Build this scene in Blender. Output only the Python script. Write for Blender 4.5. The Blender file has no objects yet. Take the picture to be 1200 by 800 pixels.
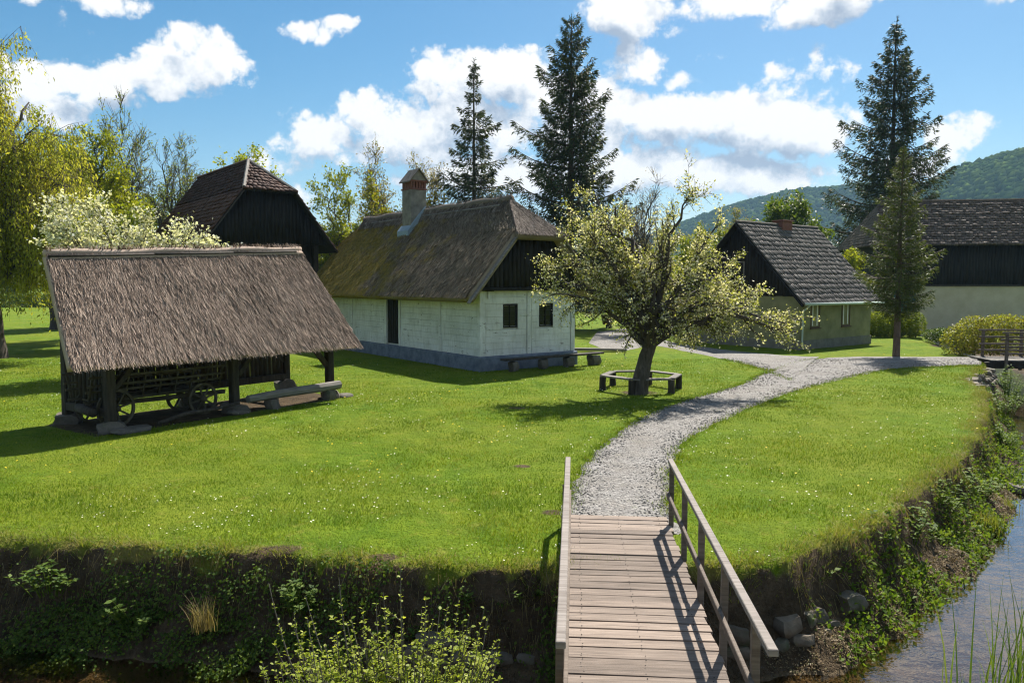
import bpy, math, random
import numpy as np
from mathutils import Vector, Matrix

# ---------------------------------------------------------------- camera, sky, sun, exposure
scene = bpy.context.scene
col = scene.collection
R = math.radians
CAM_Z = 3.3
FPX = 915.0                                   # focal length in pixels of a 1200 px wide picture
PITCH = math.atan2(68.0, FPX)
cam_data = bpy.data.cameras.new('camera')
cam_data.sensor_fit = 'HORIZONTAL'
cam_data.sensor_width = 36.0
cam_data.lens = FPX / 1200.0 * 36.0
cam_data.clip_start = 0.05
cam_data.clip_end = 20000.0
cam = bpy.data.objects.new('camera', cam_data)
cam.location = (0, 0, CAM_Z)
cam.rotation_euler = (R(90) - PITCH, 0, 0)
col.objects.link(cam)
scene.camera = cam

SUN_AZ, SUN_EL = 25.0, 50.0                   # clockwise from +Y, above the horizon
SUN_DIR = Vector((math.sin(R(SUN_AZ)) * math.cos(R(SUN_EL)), math.cos(R(SUN_AZ)) * math.cos(R(SUN_EL)), math.sin(R(SUN_EL))))
sun_data = bpy.data.lights.new('sun', 'SUN')
sun_data.energy = 5.0
sun_data.angle = R(0.53)
sun_data.color = (1.0, 0.95, 0.86)
sun = bpy.data.objects.new('sun', sun_data)
sun.rotation_euler = (-SUN_DIR).to_track_quat('-Z', 'Y').to_euler()
sun.location = (30, 40, 60)
col.objects.link(sun)

scene.view_settings.view_transform = 'Standard'
scene.view_settings.look = 'None'
scene.view_settings.gamma = 1.0
scene.view_settings.exposure = 1.02
scene.view_settings.use_curve_mapping = False
scene.render.engine = 'CYCLES'
scene.cycles.use_denoising = True
scene.cycles.use_adaptive_sampling = True
scene.cycles.adaptive_threshold = 0.015
scene.cycles.adaptive_min_samples = 16
scene.cycles.max_bounces = 5
scene.cycles.diffuse_bounces = 2
scene.cycles.glossy_bounces = 2
scene.cycles.transmission_bounces = 4
scene.cycles.transparent_max_bounces = 8
scene.cycles.volume_bounces = 0
scene.cycles.filter_width = 1.15
scene.cycles.caustics_reflective = False
scene.cycles.caustics_refractive = False


# ---------------------------------------------------------------- node helpers
def nd(nt, typ, **kw):
    n = nt.nodes.new(typ)
    for k, v in kw.items():
        if k.startswith('_'):
            setattr(n, k[1:], v)
            continue
        if k[0] == 'i' and k[1:].isdigit():
            s = n.inputs[int(k[1:])]
        else:
            s = n.inputs[k.replace('__', ' ')]
        if isinstance(v, bpy.types.NodeSocket):
            nt.links.new(v, s)
        else:
            s.default_value = v
    return n


def math_n(nt, op, a, b=0.0, c=0.0, clamp=False):
    return nd(nt, 'ShaderNodeMath', _operation=op, _use_clamp=clamp, i0=a, i1=b, i2=c).outputs[0]


def mixc(nt, fac, a, b, blend='MIX'):
    n = nd(nt, 'ShaderNodeMix', _data_type='RGBA', _blend_type=blend)
    for s, v in ((n.inputs[0], fac), (n.inputs[6], a), (n.inputs[7], b)):
        if isinstance(v, bpy.types.NodeSocket):
            nt.links.new(v, s)
        else:
            s.default_value = v if not isinstance(v, tuple) or len(v) == 4 else (*v, 1)
    return n.outputs[2]


def ramp(nt, fac, stops, interp='LINEAR'):
    n = nt.nodes.new('ShaderNodeValToRGB')
    cr = n.color_ramp
    cr.interpolation = interp
    while len(cr.elements) < len(stops):
        cr.elements.new(0.5)
    for e, (p, c) in zip(cr.elements, stops):
        e.position = p
        e.color = (c, c, c, 1) if isinstance(c, (int, float)) else (*c, 1)
    nt.links.new(fac, n.inputs[0])
    return n.outputs[0]


def noise(nt, vec, scale, detail=4.0, rough=0.55, dist=0.0):
    return nd(nt, 'ShaderNodeTexNoise', Vector=vec, Scale=scale, Detail=detail, Roughness=rough, Distortion=dist).outputs['Fac']


def new_mat(name):
    m = bpy.data.materials.new(name)
    m.use_nodes = True
    nt = m.node_tree
    b = nt.nodes['Principled BSDF']
    return m, nt, b


def pos(nt):
    return nt.nodes.new('ShaderNodeNewGeometry').outputs['Position']


def objco(nt):
    return nt.nodes.new('ShaderNodeTexCoord').outputs['Object']


def island(nt):
    return nt.nodes.new('ShaderNodeNewGeometry').outputs['Random Per Island']


def scaled(nt, v, s):
    return nd(nt, 'ShaderNodeMapping', Vector=v, Scale=s).outputs[0]


def bump(nt, b, h, strength=0.5, dist=0.02):
    n = nd(nt, 'ShaderNodeBump', Height=h, Strength=strength, Distance=dist)
    nt.links.new(n.outputs[0], b.inputs['Normal'])


# ---------------------------------------------------------------- world: Nishita sky with cumulus clouds
def build_world():
    w = bpy.data.worlds.new('World')
    scene.world = w
    w.use_nodes = True
    nt = w.node_tree
    nt.nodes.clear()
    out = nt.nodes.new('ShaderNodeOutputWorld')
    sky = nd(nt, 'ShaderNodeTexSky', _sky_type='NISHITA', _sun_disc=False, _sun_elevation=R(SUN_EL), _sun_rotation=R(SUN_AZ),
             _altitude=200.0, _air_density=1.0, _dust_density=0.6, _ozone_density=1.6)
    hsv = nd(nt, 'ShaderNodeHueSaturation', Hue=0.489, Saturation=1.38, Value=1.0, Color=sky.outputs[0])
    bg_sky = nd(nt, 'ShaderNodeBackground', Color=hsv.outputs[0], Strength=0.056)

    # group: direction (azimuth, elevation in degrees) -> cloud density
    def make_group(big):
        g = bpy.data.node_groups.new('cloud_density', 'ShaderNodeTree')
        g.interface.new_socket('Direction', in_out='INPUT', socket_type='NodeSocketVector')
        g.interface.new_socket('Density', in_out='OUTPUT', socket_type='NodeSocketFloat')
        gi = g.nodes.new('NodeGroupInput')
        go = g.nodes.new('NodeGroupOutput')
        d = gi.outputs[0]
        sep = nd(g, 'ShaderNodeSeparateXYZ', Vector=d)
        az = math_n(g, 'MULTIPLY', math_n(g, 'ARCTAN2', sep.outputs[0], sep.outputs[1]), 57.2958)
        el = math_n(g, 'MULTIPLY', math_n(g, 'ARCSINE', sep.outputs[2]), 57.2958)
        wob = nd(g, 'ShaderNodeTexNoise', Vector=d, Scale=7.0, Detail=3.0)
        ae = nd(g, 'ShaderNodeCombineXYZ', X=az, Y=el).outputs[0]
        wv = nd(g, 'ShaderNodeVectorMath', _operation='SUBTRACT', i0=wob.outputs['Color'], i1=(0.5, 0.5, 0.5)).outputs[0]
        ae = nd(g, 'ShaderNodeVectorMath', _operation='MULTIPLY_ADD', i0=wv, i1=(6.0, 4.0, 0.0), i2=ae).outputs[0]
        clouds = [(205, 84, 95, 30), (110, 100, 80, 26), (238, 72, 42, 30),
                  (135, 8, 58, 18), (92, 42, 36, 18), (52, 14, 26, 9),
                  (362, 54, 44, 15), (396, 43, 24, 9), (478, 122, 14, 6),
                  (385, 165, 80, 34), (335, 190, 45, 34), (455, 145, 70, 36), (520, 110, 62, 42), (575, 95, 85, 34), (630, 108, 46, 36), (535, 160, 95, 40),
                  (742, 90, 42, 26), (830, 82, 20, 10), (800, 104, 16, 12), (770, 150, 95, 32), (868, 148, 66, 38), (936, 118, 48, 32), (945, 152, 66, 34), (850, 212, 115, 24), (700, 150, 55, 40), (740, 200, 90, 30),
                  (745, 22, 72, 36), (850, 14, 90, 26), (940, 18, 92, 30), (1010, 6, 40, 18),
                  (1118, 168, 32, 24), (1165, 0, 38, 13), (1060, 200, 70, 18), (985, 95, 16, 12),
                  (330, 225, 70, 22), (600, 205, 120, 24), (60, 130, 60, 22), (1085, -70, 110, 40), (1190, -40, 60, 26), (960, -95, 120, 40), (1240, -120, 120, 40), (-60, 60, 90, 34), (-120, 150, 90, 34), (1290, 90, 90, 34), (1260, 190, 80, 20)]
        acc = None
        for (u, v, rx, ry) in clouds:
            if big and (rx < 38 or not 0 < u < 1200): continue
            a = math.degrees(math.atan((u - 600) / FPX))
            k = math.cos(math.radians(a))
            e = math.degrees(math.atan((332 - v) / FPX * k))
            sx, sy = math.degrees(rx / FPX) * k * k, math.degrees(ry / FPX) * k
            t = nd(g, 'ShaderNodeVectorMath', _operation='SUBTRACT', i0=ae, i1=(a, e, 0)).outputs[0]
            t = nd(g, 'ShaderNodeVectorMath', _operation='MULTIPLY', i0=t, i1=(1 / sx, 1 / sy, 0)).outputs[0]
            t = nd(g, 'ShaderNodeVectorMath', _operation='DOT_PRODUCT', i0=t, i1=t).outputs['Value']
            t = math_n(g, 'MULTIPLY_ADD', t, -0.5, 0.42) if rx < 50 else math_n(g, 'SUBTRACT', 1.0, t)
            acc = t if acc is None else math_n(g, 'SMOOTH_MAX', acc, t, 0.25)
        # the same kind of cloud all round, away from the ones placed above
        lay = nd(g, 'ShaderNodeTexNoise', Vector=scaled(g, d, (1, 1, 2.2)), Scale=3.1, Detail=2.0).outputs['Fac']
        lay = math_n(g, 'MULTIPLY', math_n(g, 'SUBTRACT', lay, 0.545), 9.0)
        side = nd(g, 'ShaderNodeMapRange', Value=math_n(g, 'ABSOLUTE', az), i1=40.0, i2=52.0, i3=-3.0, i4=0.0).outputs[0]
        hi = nd(g, 'ShaderNodeMapRange', Value=el, i1=26.0, i2=34.0, i3=-3.0, i4=0.0).outputs[0]
        lay = math_n(g, 'ADD', lay, math_n(g, 'MAXIMUM', side, hi))
        acc = math_n(g, 'MAXIMUM', math_n(g, 'MAXIMUM', acc, -1.2), math_n(g, 'MINIMUM', lay, 1.0))
        n1 = nd(g, 'ShaderNodeTexNoise', Vector=scaled(g, d, (1, 1, 1.35)), Scale=9.0, Detail=9.0, Roughness=0.60).outputs['Fac']
        n2 = nd(g, 'ShaderNodeTexNoise', Vector=d, Scale=26.0, Detail=5.0, Roughness=0.58).outputs['Fac']
        v1 = math_n(g, 'ABSOLUTE', math_n(g, 'SUBTRACT', math_n(g, 'MULTIPLY', n2, 2.0), 1.0))
        det = math_n(g, 'MULTIPLY', math_n(g, 'SUBTRACT', n1, 0.50), 4.2)
        det = math_n(g, 'ADD', det, math_n(g, 'MULTIPLY', math_n(g, 'SUBTRACT', v1, 0.16), 1.7))
        g.links.new(math_n(g, 'ADD', math_n(g, 'ADD', acc, 0.22), det), go.inputs[0])
        return g

    g_full, g_big = make_group(False), make_group(True)
    d0 = nt.nodes.new('ShaderNodeTexCoord').outputs['Generated']
    def dens(v, g):
        n = nt.nodes.new('ShaderNodeGroup')
        n.node_tree = g
        nt.links.new(v, n.inputs[0])
        return n.outputs[0]
    a = dens(d0, g_full)
    off = nd(nt, 'ShaderNodeVectorMath', _operation='ADD', i0=d0, i1=(0.012, 0.0, 0.034)).outputs[0]
    off = nd(nt, 'ShaderNodeVectorMath', _operation='NORMALIZE', i0=off).outputs[0]
    b = dens(off, g_big)
    mask = nd(nt, 'ShaderNodeMapRange', Value=a, i1=0.0, i2=0.62, i3=0.0, i4=1.0, _interpolation_type='SMOOTHSTEP').outputs[0]
    lit = math_n(nt, 'SUBTRACT', a, b)
    thick = nd(nt, 'ShaderNodeMapRange', Value=b, i1=0.3, i2=2.1, i3=1.0, i4=0.0).outputs[0]
    shade = math_n(nt, 'ADD', math_n(nt, 'MULTIPLY', lit, 0.55), thick)
    shade = math_n(nt, 'ADD', math_n(nt, 'MULTIPLY', shade, 0.78), 0.10, clamp=True)
    ccol = ramp(nt, shade, [(0.0, (0.40, 0.48, 0.60)), (0.35, (0.58, 0.65, 0.75)), (0.7, (0.86, 0.89, 0.93)), (1.0, (1.06, 1.05, 1.03))])
    bg_cl = nd(nt, 'ShaderNodeBackground', Color=ccol, Strength=0.52)
    mx = nd(nt, 'ShaderNodeMixShader', i0=math_n(nt, 'MULTIPLY', mask, 0.97), i1=bg_sky.outputs[0], i2=bg_cl.outputs[0])
    nt.links.new(mx.outputs[0], out.inputs[0])
    w.cycles.sampling_method = 'MANUAL'
    w.cycles.sample_map_resolution = 512


build_world()


# ---------------------------------------------------------------- layout and mesh helpers
def ray(u, v):
    x, y = (u - 600) / FPX, (400 - v) / FPX
    c, s = math.cos(PITCH), math.sin(PITCH)
    return Vector((x, c + y * s, -s + y * c))


def G(u, v, z=0.0):                            # ground point
    r = ray(u, v)
    t = (z - CAM_Z) / r.z
    return Vector((r.x * t, r.y * t, z))


def A(u, v, Y):                                # point at distance Y
    r = ray(u, v)
    t = Y / r.y
    return Vector((r.x * t, Y, CAM_Z + r.z * t))


def link(o, parent=None):
    col.objects.link(o)
    if parent is not None:
        o.parent = parent
    return o


def tag(o, label=None, cat=None, group=None, kind=None):
    if label: o['label'] = label
    if cat: o['category'] = cat
    if group: o['group'] = group
    if kind: o['kind'] = kind
    return o


def thing(name, label, cat, loc=(0, 0, 0), rz=0.0, group=None):
    o = bpy.data.objects.new(name, None)
    o.empty_display_size = 0.3
    o.location = loc
    o.rotation_euler = (0, 0, rz)
    link(o)
    return tag(o, label, cat, group)


def mesh_np(name, V, F, mat, smooth=False):
    V = np.ascontiguousarray(V, dtype=np.float32).reshape(-1, 3)
    F = np.ascontiguousarray(F, dtype=np.int32)
    m, k = F.shape
    me = bpy.data.meshes.new(name)
    me.vertices.add(len(V))
    me.vertices.foreach_set('co', V.ravel())
    me.loops.add(m * k)
    me.loops.foreach_set('vertex_index', F.ravel())
    me.polygons.add(m)
    me.polygons.foreach_set('loop_start', np.arange(0, m * k, k, dtype=np.int32))
    if smooth:
        me.polygons.foreach_set('use_smooth', np.ones(m, dtype=bool))
    me.update(calc_edges=True)
    if mat: me.materials.append(mat)
    return me


def obj_np(name, V, F, mat, parent=None, smooth=False, kind=None):
    o = link(bpy.data.objects.new(name, mesh_np(name, V, F, mat, smooth)), parent)
    if kind: o['kind'] = kind
    return o


class MB:
    """collects pieces that make up one mesh"""
    def __init__(self):
        self.v, self.f, self.n = [], [], 0

    def add(self, V, F):
        V = np.asarray(V, dtype=float).reshape(-1, 3)
        self.v.append(V)
        for f in F:
            self.f.append(tuple(int(i) + self.n for i in f))
        self.n += len(V)
        return self

    def box(self, lo, hi, c=0.0):
        V, F = box_vf(lo, hi, c)
        return self.add(V, F)

    def bar(self, a, b, w, h, up=(0, 0, 1), c=0.0):
        V, F = bar_vf(a, b, w, h, up, c)
        return self.add(V, F)

    def tube(self, pts, rad, sides=8, cap=True):
        V, F = tube_vf(pts, rad, sides, cap)
        return self.add(V, F)

    def mesh(self, name, mat, smooth=False):
        me = bpy.data.meshes.new(name)
        me.from_pydata(np.concatenate(self.v).tolist(), [], self.f)
        if smooth:
            me.polygons.foreach_set('use_smooth', np.ones(len(me.polygons), dtype=bool))
        me.materials.append(mat)
        me.update()
        return me

    def build(self, name, mat, parent=None, smooth=False, kind=None):
        o = link(bpy.data.objects.new(name, self.mesh(name, mat, smooth)), parent)
        if kind: o['kind'] = kind
        return o


def box_vf(lo, hi, c=0.0):
    lo, hi = np.array(lo, float), np.array(hi, float)
    if c <= 0:
        V = [(x, y, z) for z in (lo[2], hi[2]) for y in (lo[1], hi[1]) for x in (lo[0], hi[0])]
        F = [(0, 2, 3, 1), (4, 5, 7, 6), (0, 1, 5, 4), (2, 6, 7, 3), (0, 4, 6, 2), (1, 3, 7, 5)]
        return np.array(V), F
    V, idx = [], {}
    for sx in (0, 1):
        for sy in (0, 1):
            for sz in (0, 1):
                p = [(lo, hi)[s][i] for i, s in enumerate((sx, sy, sz))]
                for ax in range(3):
                    q = list(p)
                    for j in range(3):
                        if j != ax:
                            q[j] += c if (sx, sy, sz)[j] == 0 else -c
                    idx[(sx, sy, sz, ax)] = len(V)
                    V.append(q)
    F = []
    for ax in range(3):
        o1, o2 = [i for i in range(3) if i != ax]
        for s in (0, 1):
            f = []
            for a, b in ((0, 0), (1, 0), (1, 1), (0, 1)):
                k = [0, 0, 0]; k[ax] = s; k[o1] = a; k[o2] = b
                f.append(idx[(*k, ax)])
            F.append(f if (s == 1) == (ax != 1) else f[::-1])
    for ax in range(3):                        # edges along ax
        o1, o2 = [i for i in range(3) if i != ax]
        for a in (0, 1):
            for b in (0, 1):
                k0 = [0, 0, 0]; k0[o1] = a; k0[o2] = b
                k1 = list(k0); k1[ax] = 1
                F.append([idx[(*k0, o1)], idx[(*k1, o1)], idx[(*k1, o2)], idx[(*k0, o2)]])
    for sx in (0, 1):
        for sy in (0, 1):
            for sz in (0, 1):
                F.append([idx[(sx, sy, sz, 0)], idx[(sx, sy, sz, 1)], idx[(sx, sy, sz, 2)]])
    return np.array(V), F


def frame_of(d, up=(0, 0, 1)):
    d = np.asarray(d, float); d = d / (np.linalg.norm(d) + 1e-9)
    u = np.asarray(up, float)
    s = np.cross(d, u)
    if np.linalg.norm(s) < 1e-4:
        s = np.cross(d, (1.0, 0, 0))
    s /= np.linalg.norm(s)
    return d, s, np.cross(s, d)


def bar_vf(a, b, w, h, up=(0, 0, 1), c=0.0):
    a, b = np.array(a, float), np.array(b, float)
    L = np.linalg.norm(b - a)
    d, s, u = frame_of(b - a, up)
    V, F = box_vf((0, -w / 2, -h / 2), (L, w / 2, h / 2), c)
    return a + V[:, :1] * d + V[:, 1:2] * (-s) + V[:, 2:] * u, F


def tube_vf(pts, rad, sides=8, cap=True):
    pts = np.asarray(pts, float)
    k = len(pts)
    rad = np.broadcast_to(np.asarray(rad, float), (k,))
    tan = np.gradient(pts, axis=0)
    tan /= np.linalg.norm(tan, axis=1)[:, None] + 1e-9
    d, s, u = frame_of(tan[0], (0.31, 0.2, 0.93))
    V = []
    ang = np.arange(sides) / sides * 2 * math.pi
    for i in range(k):
        t = tan[i]
        s = s - t * np.dot(s, t); s /= np.linalg.norm(s) + 1e-9
        u = np.cross(s, t)
        V.append(pts[i] + rad[i] * (np.cos(ang)[:, None] * s + np.sin(ang)[:, None] * u))
    F = []
    for i in range(k - 1):
        for j in range(sides):
            a, b = i * sides + j, i * sides + (j + 1) % sides
            F.append((a, b, b + sides, a + sides))
    if cap:
        F.append(tuple(range(sides))[::-1])
        F.append(tuple(range((k - 1) * sides, k * sides)))
    return np.concatenate(V), F


def bez(a, b, c, n):
    t = np.linspace(0, 1, n)[:, None]
    a, b, c = (np.asarray(p, float) for p in (a, b, c))
    return (1 - t) ** 2 * a + 2 * t * (1 - t) * b + t * t * c


def hash2(ix, iy, seed=0):
    h = (ix.astype(np.int64) * 374761393 + iy.astype(np.int64) * 668265263 + seed * 1442695041) & 0x7fffffff
    h = ((h ^ (h >> 13)) * 1274126177) & 0x7fffffff
    return ((h ^ (h >> 16)) & 0xffff) / 65535.0


def vnoise(x, y, seed=0):
    x, y = np.asarray(x, float), np.asarray(y, float)
    ix, iy = np.floor(x), np.floor(y)
    fx, fy = x - ix, y - iy
    fx, fy = fx * fx * (3 - 2 * fx), fy * fy * (3 - 2 * fy)
    a, b = hash2(ix, iy, seed), hash2(ix + 1, iy, seed)
    c, d = hash2(ix, iy + 1, seed), hash2(ix + 1, iy + 1, seed)
    return (a + (b - a) * fx) * (1 - fy) + (c + (d - c) * fx) * fy


def fbm(x, y, seed=0, o=3):
    s, a, t = 0, 1.0, 0
    for i in range(o):
        s = s + a * vnoise(x * 2 ** i, y * 2 ** i, seed + i * 7); t += a; a *= 0.5
    return s / t


def inside(P, poly):
    x, y = P[:, 0], P[:, 1]
    r = np.zeros(len(P), bool)
    n = len(poly)
    for i in range(n):
        x0, y0 = poly[i][0], poly[i][1]
        x1, y1 = poly[(i + 1) % n][0], poly[(i + 1) % n][1]
        if y0 == y1: continue
        c = ((y0 > y) != (y1 > y)) & (x < (x1 - x0) * (y - y0) / (y1 - y0) + x0)
        r ^= c
    return r


def dist_to(P, line):
    d = np.full(len(P), 1e9)
    for (a, b) in zip(line[:-1], line[1:]):
        a, b = np.array(a[:2], float), np.array(b[:2], float)
        ab = b - a
        t = np.clip(((P[:, :2] - a) @ ab) / (ab @ ab), 0, 1)
        q = a + t[:, None] * ab
        d = np.minimum(d, np.hypot(P[:, 0] - q[:, 0], P[:, 1] - q[:, 1]))
    return d


def rand_unit(rng, n):
    v = rng.normal(size=(n, 3))
    return v / np.linalg.norm(v, axis=1)[:, None]


def unit(v):
    return v / (np.linalg.norm(v, axis=1)[:, None] + 1e-9)


def leaf_cards(P, D, N, size, aspect=0.55, fold=0.0):
    """one pointed quad per leaf: base P, along D, facing N"""
    n = len(P)
    size = np.broadcast_to(np.asarray(size, float), (n,))[:, None]
    S = unit(np.cross(D, N))
    N = np.cross(S, D)
    mid = P + D * size * 0.45 + N * fold * size
    V = np.empty((n, 4, 3))
    V[:, 0] = P
    V[:, 1] = mid - S * size * aspect * 0.5
    V[:, 2] = P + D * size
    V[:, 3] = mid + S * size * aspect * 0.5
    return V.reshape(-1, 3), np.arange(4 * n).reshape(n, 4)


def blades(P, D, width, length, bend, rng):
    """grass blades: single triangles"""
    n = len(P)
    side = rng.uniform(0, 2 * math.pi, n)
    S = np.stack([np.cos(side), np.sin(side), np.zeros(n)], 1)
    width = np.broadcast_to(width, (n,))[:, None]
    length = np.broadcast_to(length, (n,))[:, None]
    V = np.empty((n, 3, 3))
    V[:, 0] = P - S * width / 2
    V[:, 1] = P + S * width / 2
    V[:, 2] = P + D * length
    return V.reshape(-1, 3), np.arange(3 * n).reshape(n, 3)


def prisms(P0, P1, r0, r1):
    n = len(P0)
    d = unit(P1 - P0)
    ref = np.where(np.abs(d[:, 2:]) > 0.9, np.array([[1.0, 0, 0]]), np.array([[0, 0, 1.0]]))
    s = unit(np.cross(d, ref)); u = np.cross(s, d)
    V = np.empty((n, 6, 3))
    for i in range(3):
        a = i * 2 * math.pi / 3
        o = math.cos(a) * s + math.sin(a) * u
        V[:, i] = P0 + o * np.reshape(r0, (-1, 1))
        V[:, 3 + i] = P1 + o * np.reshape(r1, (-1, 1))
    b = np.arange(n)[:, None, None] * 6
    F = np.array([[0, 1, 4, 3], [1, 2, 5, 4], [2, 0, 3, 5]])[None] + b
    return V.reshape(-1, 3), F.reshape(-1, 4)


# ---------------------------------------------------------------- materials
def foliage(name, cols, trans=0.45, gloss=0.25, rough=0.5, big=None, spots=None):
    m, nt, b = new_mat(name)
    r = island(nt)
    n = len(cols)
    c = ramp(nt, r, [(i / max(1, n - 1), k) for i, k in enumerate(cols)])
    if big:                                    # slow drift of tone through the crown
        f = noise(nt, pos(nt), big[0], 2.0)
        c = mixc(nt, ramp(nt, f, [(0.38, 0.0), (0.62, 1.0)]), c, mixc(nt, 1.0, c, big[1], 'MULTIPLY'))
    if spots:                                  # drier, yellower patches
        c = mixc(nt, ramp(nt, noise(nt, pos(nt), spots[0], 6.0, 0.7), [(0.55, 0.0), (0.72, 0.6)]), c, spots[1])
    nt.links.new(c, b.inputs['Base Color'])
    b.inputs['Roughness'].default_value = rough
    b.inputs['Specular IOR Level'].default_value = gloss
    t = nd(nt, 'ShaderNodeBsdfTranslucent', Color=mixc(nt, 1.0, c, (1.25, 1.2, 0.55), 'MULTIPLY'))
    mx = nd(nt, 'ShaderNodeMixShader', i0=trans, i1=b.outputs[0], i2=t.outputs[0])
    nt.links.new(mx.outputs[0], nt.nodes['Material Output'].inputs[0])
    return m


def wood(name, c1, c2, grain=(2, 2, 40), rough=0.8, rnd=0.35, use_obj=True, spec=0.25, bumpd=0.004):
    m, nt, b = new_mat(name)
    co = objco(nt) if use_obj else pos(nt)
    oi = nt.nodes.new('ShaderNodeObjectInfo').outputs['Random']
    sh = nd(nt, 'ShaderNodeVectorMath', _operation='ADD', i0=co,
            i1=nd(nt, 'ShaderNodeCombineXYZ', X=math_n(nt, 'MULTIPLY', oi, 37.0), Y=math_n(nt, 'MULTIPLY', oi, 11.0), Z=0.0).outputs[0]).outputs[0]
    f = noise(nt, scaled(nt, sh, grain), 1.0, 5.0, 0.6, 0.4)
    f2 = noise(nt, sh, 2.3, 3.0)
    c = ramp(nt, f, [(0.28, c1), (0.72, c2)])
    v = math_n(nt, 'ADD', math_n(nt, 'MULTIPLY', math_n(nt, 'ADD', oi, math_n(nt, 'MULTIPLY', island(nt), 0.8)), rnd), math_n(nt, 'ADD', math_n(nt, 'MULTIPLY', f2, 0.55), 0.5 - rnd * 0.7))
    c = mixc(nt, 1.0, c, nd(nt, 'ShaderNodeCombineColor', Red=v, Green=v, Blue=v).outputs[0], 'MULTIPLY')
    nt.links.new(c, b.inputs['Base Color'])
    b.inputs['Roughness'].default_value = rough
    b.inputs['Specular IOR Level'].default_value = spec
    bump(nt, b, f, 0.6, bumpd)
    return m


def simple(name, c1, c2, scale=6.0, rough=0.85, bumpd=0.01, detail=5.0, spec=0.25):
    m, nt, b = new_mat(name)
    f = noise(nt, pos(nt), scale, detail, 0.6)
    nt.links.new(ramp(nt, f, [(0.3, c1), (0.7, c2)]), b.inputs['Base Color'])
    b.inputs['Roughness'].default_value = rough
    b.inputs['Specular IOR Level'].default_value = spec
    if bumpd: bump(nt, b, f, 0.6, bumpd)
    return m


def thatch(name, cols, moss=None, dark=0.55):
    m, nt, b = new_mat(name)
    p = pos(nt)
    c = ramp(nt, island(nt), [(i / (len(cols) - 1), k) for i, k in enumerate(cols)])
    f = noise(nt, p, 0.55, 4.0, 0.6)
    c = mixc(nt, ramp(nt, f, [(0.35, 0.0), (0.7, 0.55)]), c, mixc(nt, 1.0, c, (dark, dark, dark * 0.97), 'MULTIPLY'))
    if moss:
        at = nd(nt, 'ShaderNodeAttribute', _attribute_name='moss').outputs['Fac']
        g = math_n(nt, 'ADD', math_n(nt, 'MULTIPLY', noise(nt, p, 1.3, 6.0, 0.7), 1.1), math_n(nt, 'MULTIPLY', at, 0.42))
        mc = ramp(nt, noise(nt, p, 9.0, 3.0), [(0.35, moss[0]), (0.65, moss[1])])
        c = mixc(nt, ramp(nt, g, [(0.65, 0.0), (0.84, 0.8)]), c, mc)
    nt.links.new(c, b.inputs['Base Color'])
    b.inputs['Roughness'].default_value = 0.9
    b.inputs['Specular IOR Level'].default_value = 0.15
    bump(nt, b, noise(nt, p, 30.0, 3.0), 0.5, 0.02)
    return m


def lawn_material():
    m, nt, b = new_mat('lawn')
    p = pos(nt)
    big = noise(nt, p, 0.22, 4.0, 0.6)
    mid = noise(nt, p, 1.7, 5.0, 0.65)
    fine = noise(nt, p, 26.0, 3.0, 0.7)
    g = ramp(nt, mid, [(0.30, (0.062, 0.124, 0.006)), (0.5, (0.115, 0.188, 0.009)), (0.70, (0.175, 0.232, 0.013))])
    g = mixc(nt, ramp(nt, big, [(0.4, 0.0), (0.65, 0.6)]), g, (0.20, 0.215, 0.02))
    g = mixc(nt, ramp(nt, fine, [(0.3, 0.45), (0.55, 0.0)]), g, (0.035, 0.065, 0.005))
    edge = nd(nt, 'ShaderNodeAttribute', _attribute_name='edge').outputs['Fac']
    soil = nd(nt, 'ShaderNodeAttribute', _attribute_name='soil').outputs['Fac']
    n2 = noise(nt, p, 3.3, 6.0, 0.7)
    dry = math_n(nt, 'ADD', math_n(nt, 'MULTIPLY', edge, 0.75), math_n(nt, 'MULTIPLY', math_n(nt, 'SUBTRACT', noise(nt, p, 0.9, 6.0, 0.7), 0.5), 1.9))
    g = mixc(nt, ramp(nt, noise(nt, p, 2.6, 6.0, 0.7), [(0.57, 0.0), (0.72, 0.55)]), g, (0.26, 0.225, 0.05))
    c = mixc(nt, ramp(nt, dry, [(0.42, 0.0), (0.78, 0.8)]), g, (0.21, 0.165, 0.055))
    earth = ramp(nt, n2, [(0.3, (0.036, 0.027, 0.016)), (0.55, (0.090, 0.064, 0.038)), (0.75, (0.16, 0.118, 0.07))])
    zc = nd(nt, 'ShaderNodeSeparateXYZ', Vector=p).outputs[2]
    bedc = ramp(nt, noise(nt, p, 1.6, 5.0, 0.65), [(0.35, (0.13, 0.095, 0.055)), (0.65, (0.27, 0.20, 0.12))])
    earth = mixc(nt, nd(nt, 'ShaderNodeMapRange', Value=zc, i1=-1.06, i2=-1.14, i3=0.0, i4=1.0).outputs[0], earth, bedc)
    so = math_n(nt, 'ADD', soil, math_n(nt, 'MULTIPLY', math_n(nt, 'SUBTRACT', n2, 0.5), 0.5))
    c = mixc(nt, ramp(nt, so, [(0.42, 0.0), (0.58, 1.0)]), c, earth)
    nt.links.new(c, b.inputs['Base Color'])
    b.inputs['Roughness'].default_value = 0.95
    b.inputs['Specular IOR Level'].default_value = 0.1
    h = math_n(nt, 'ADD', fine, math_n(nt, 'MULTIPLY', noise(nt, p, 7.0, 4.0, 0.7), 1.5))
    bump(nt, b, h, 1.0, 0.05)
    return m


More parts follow.
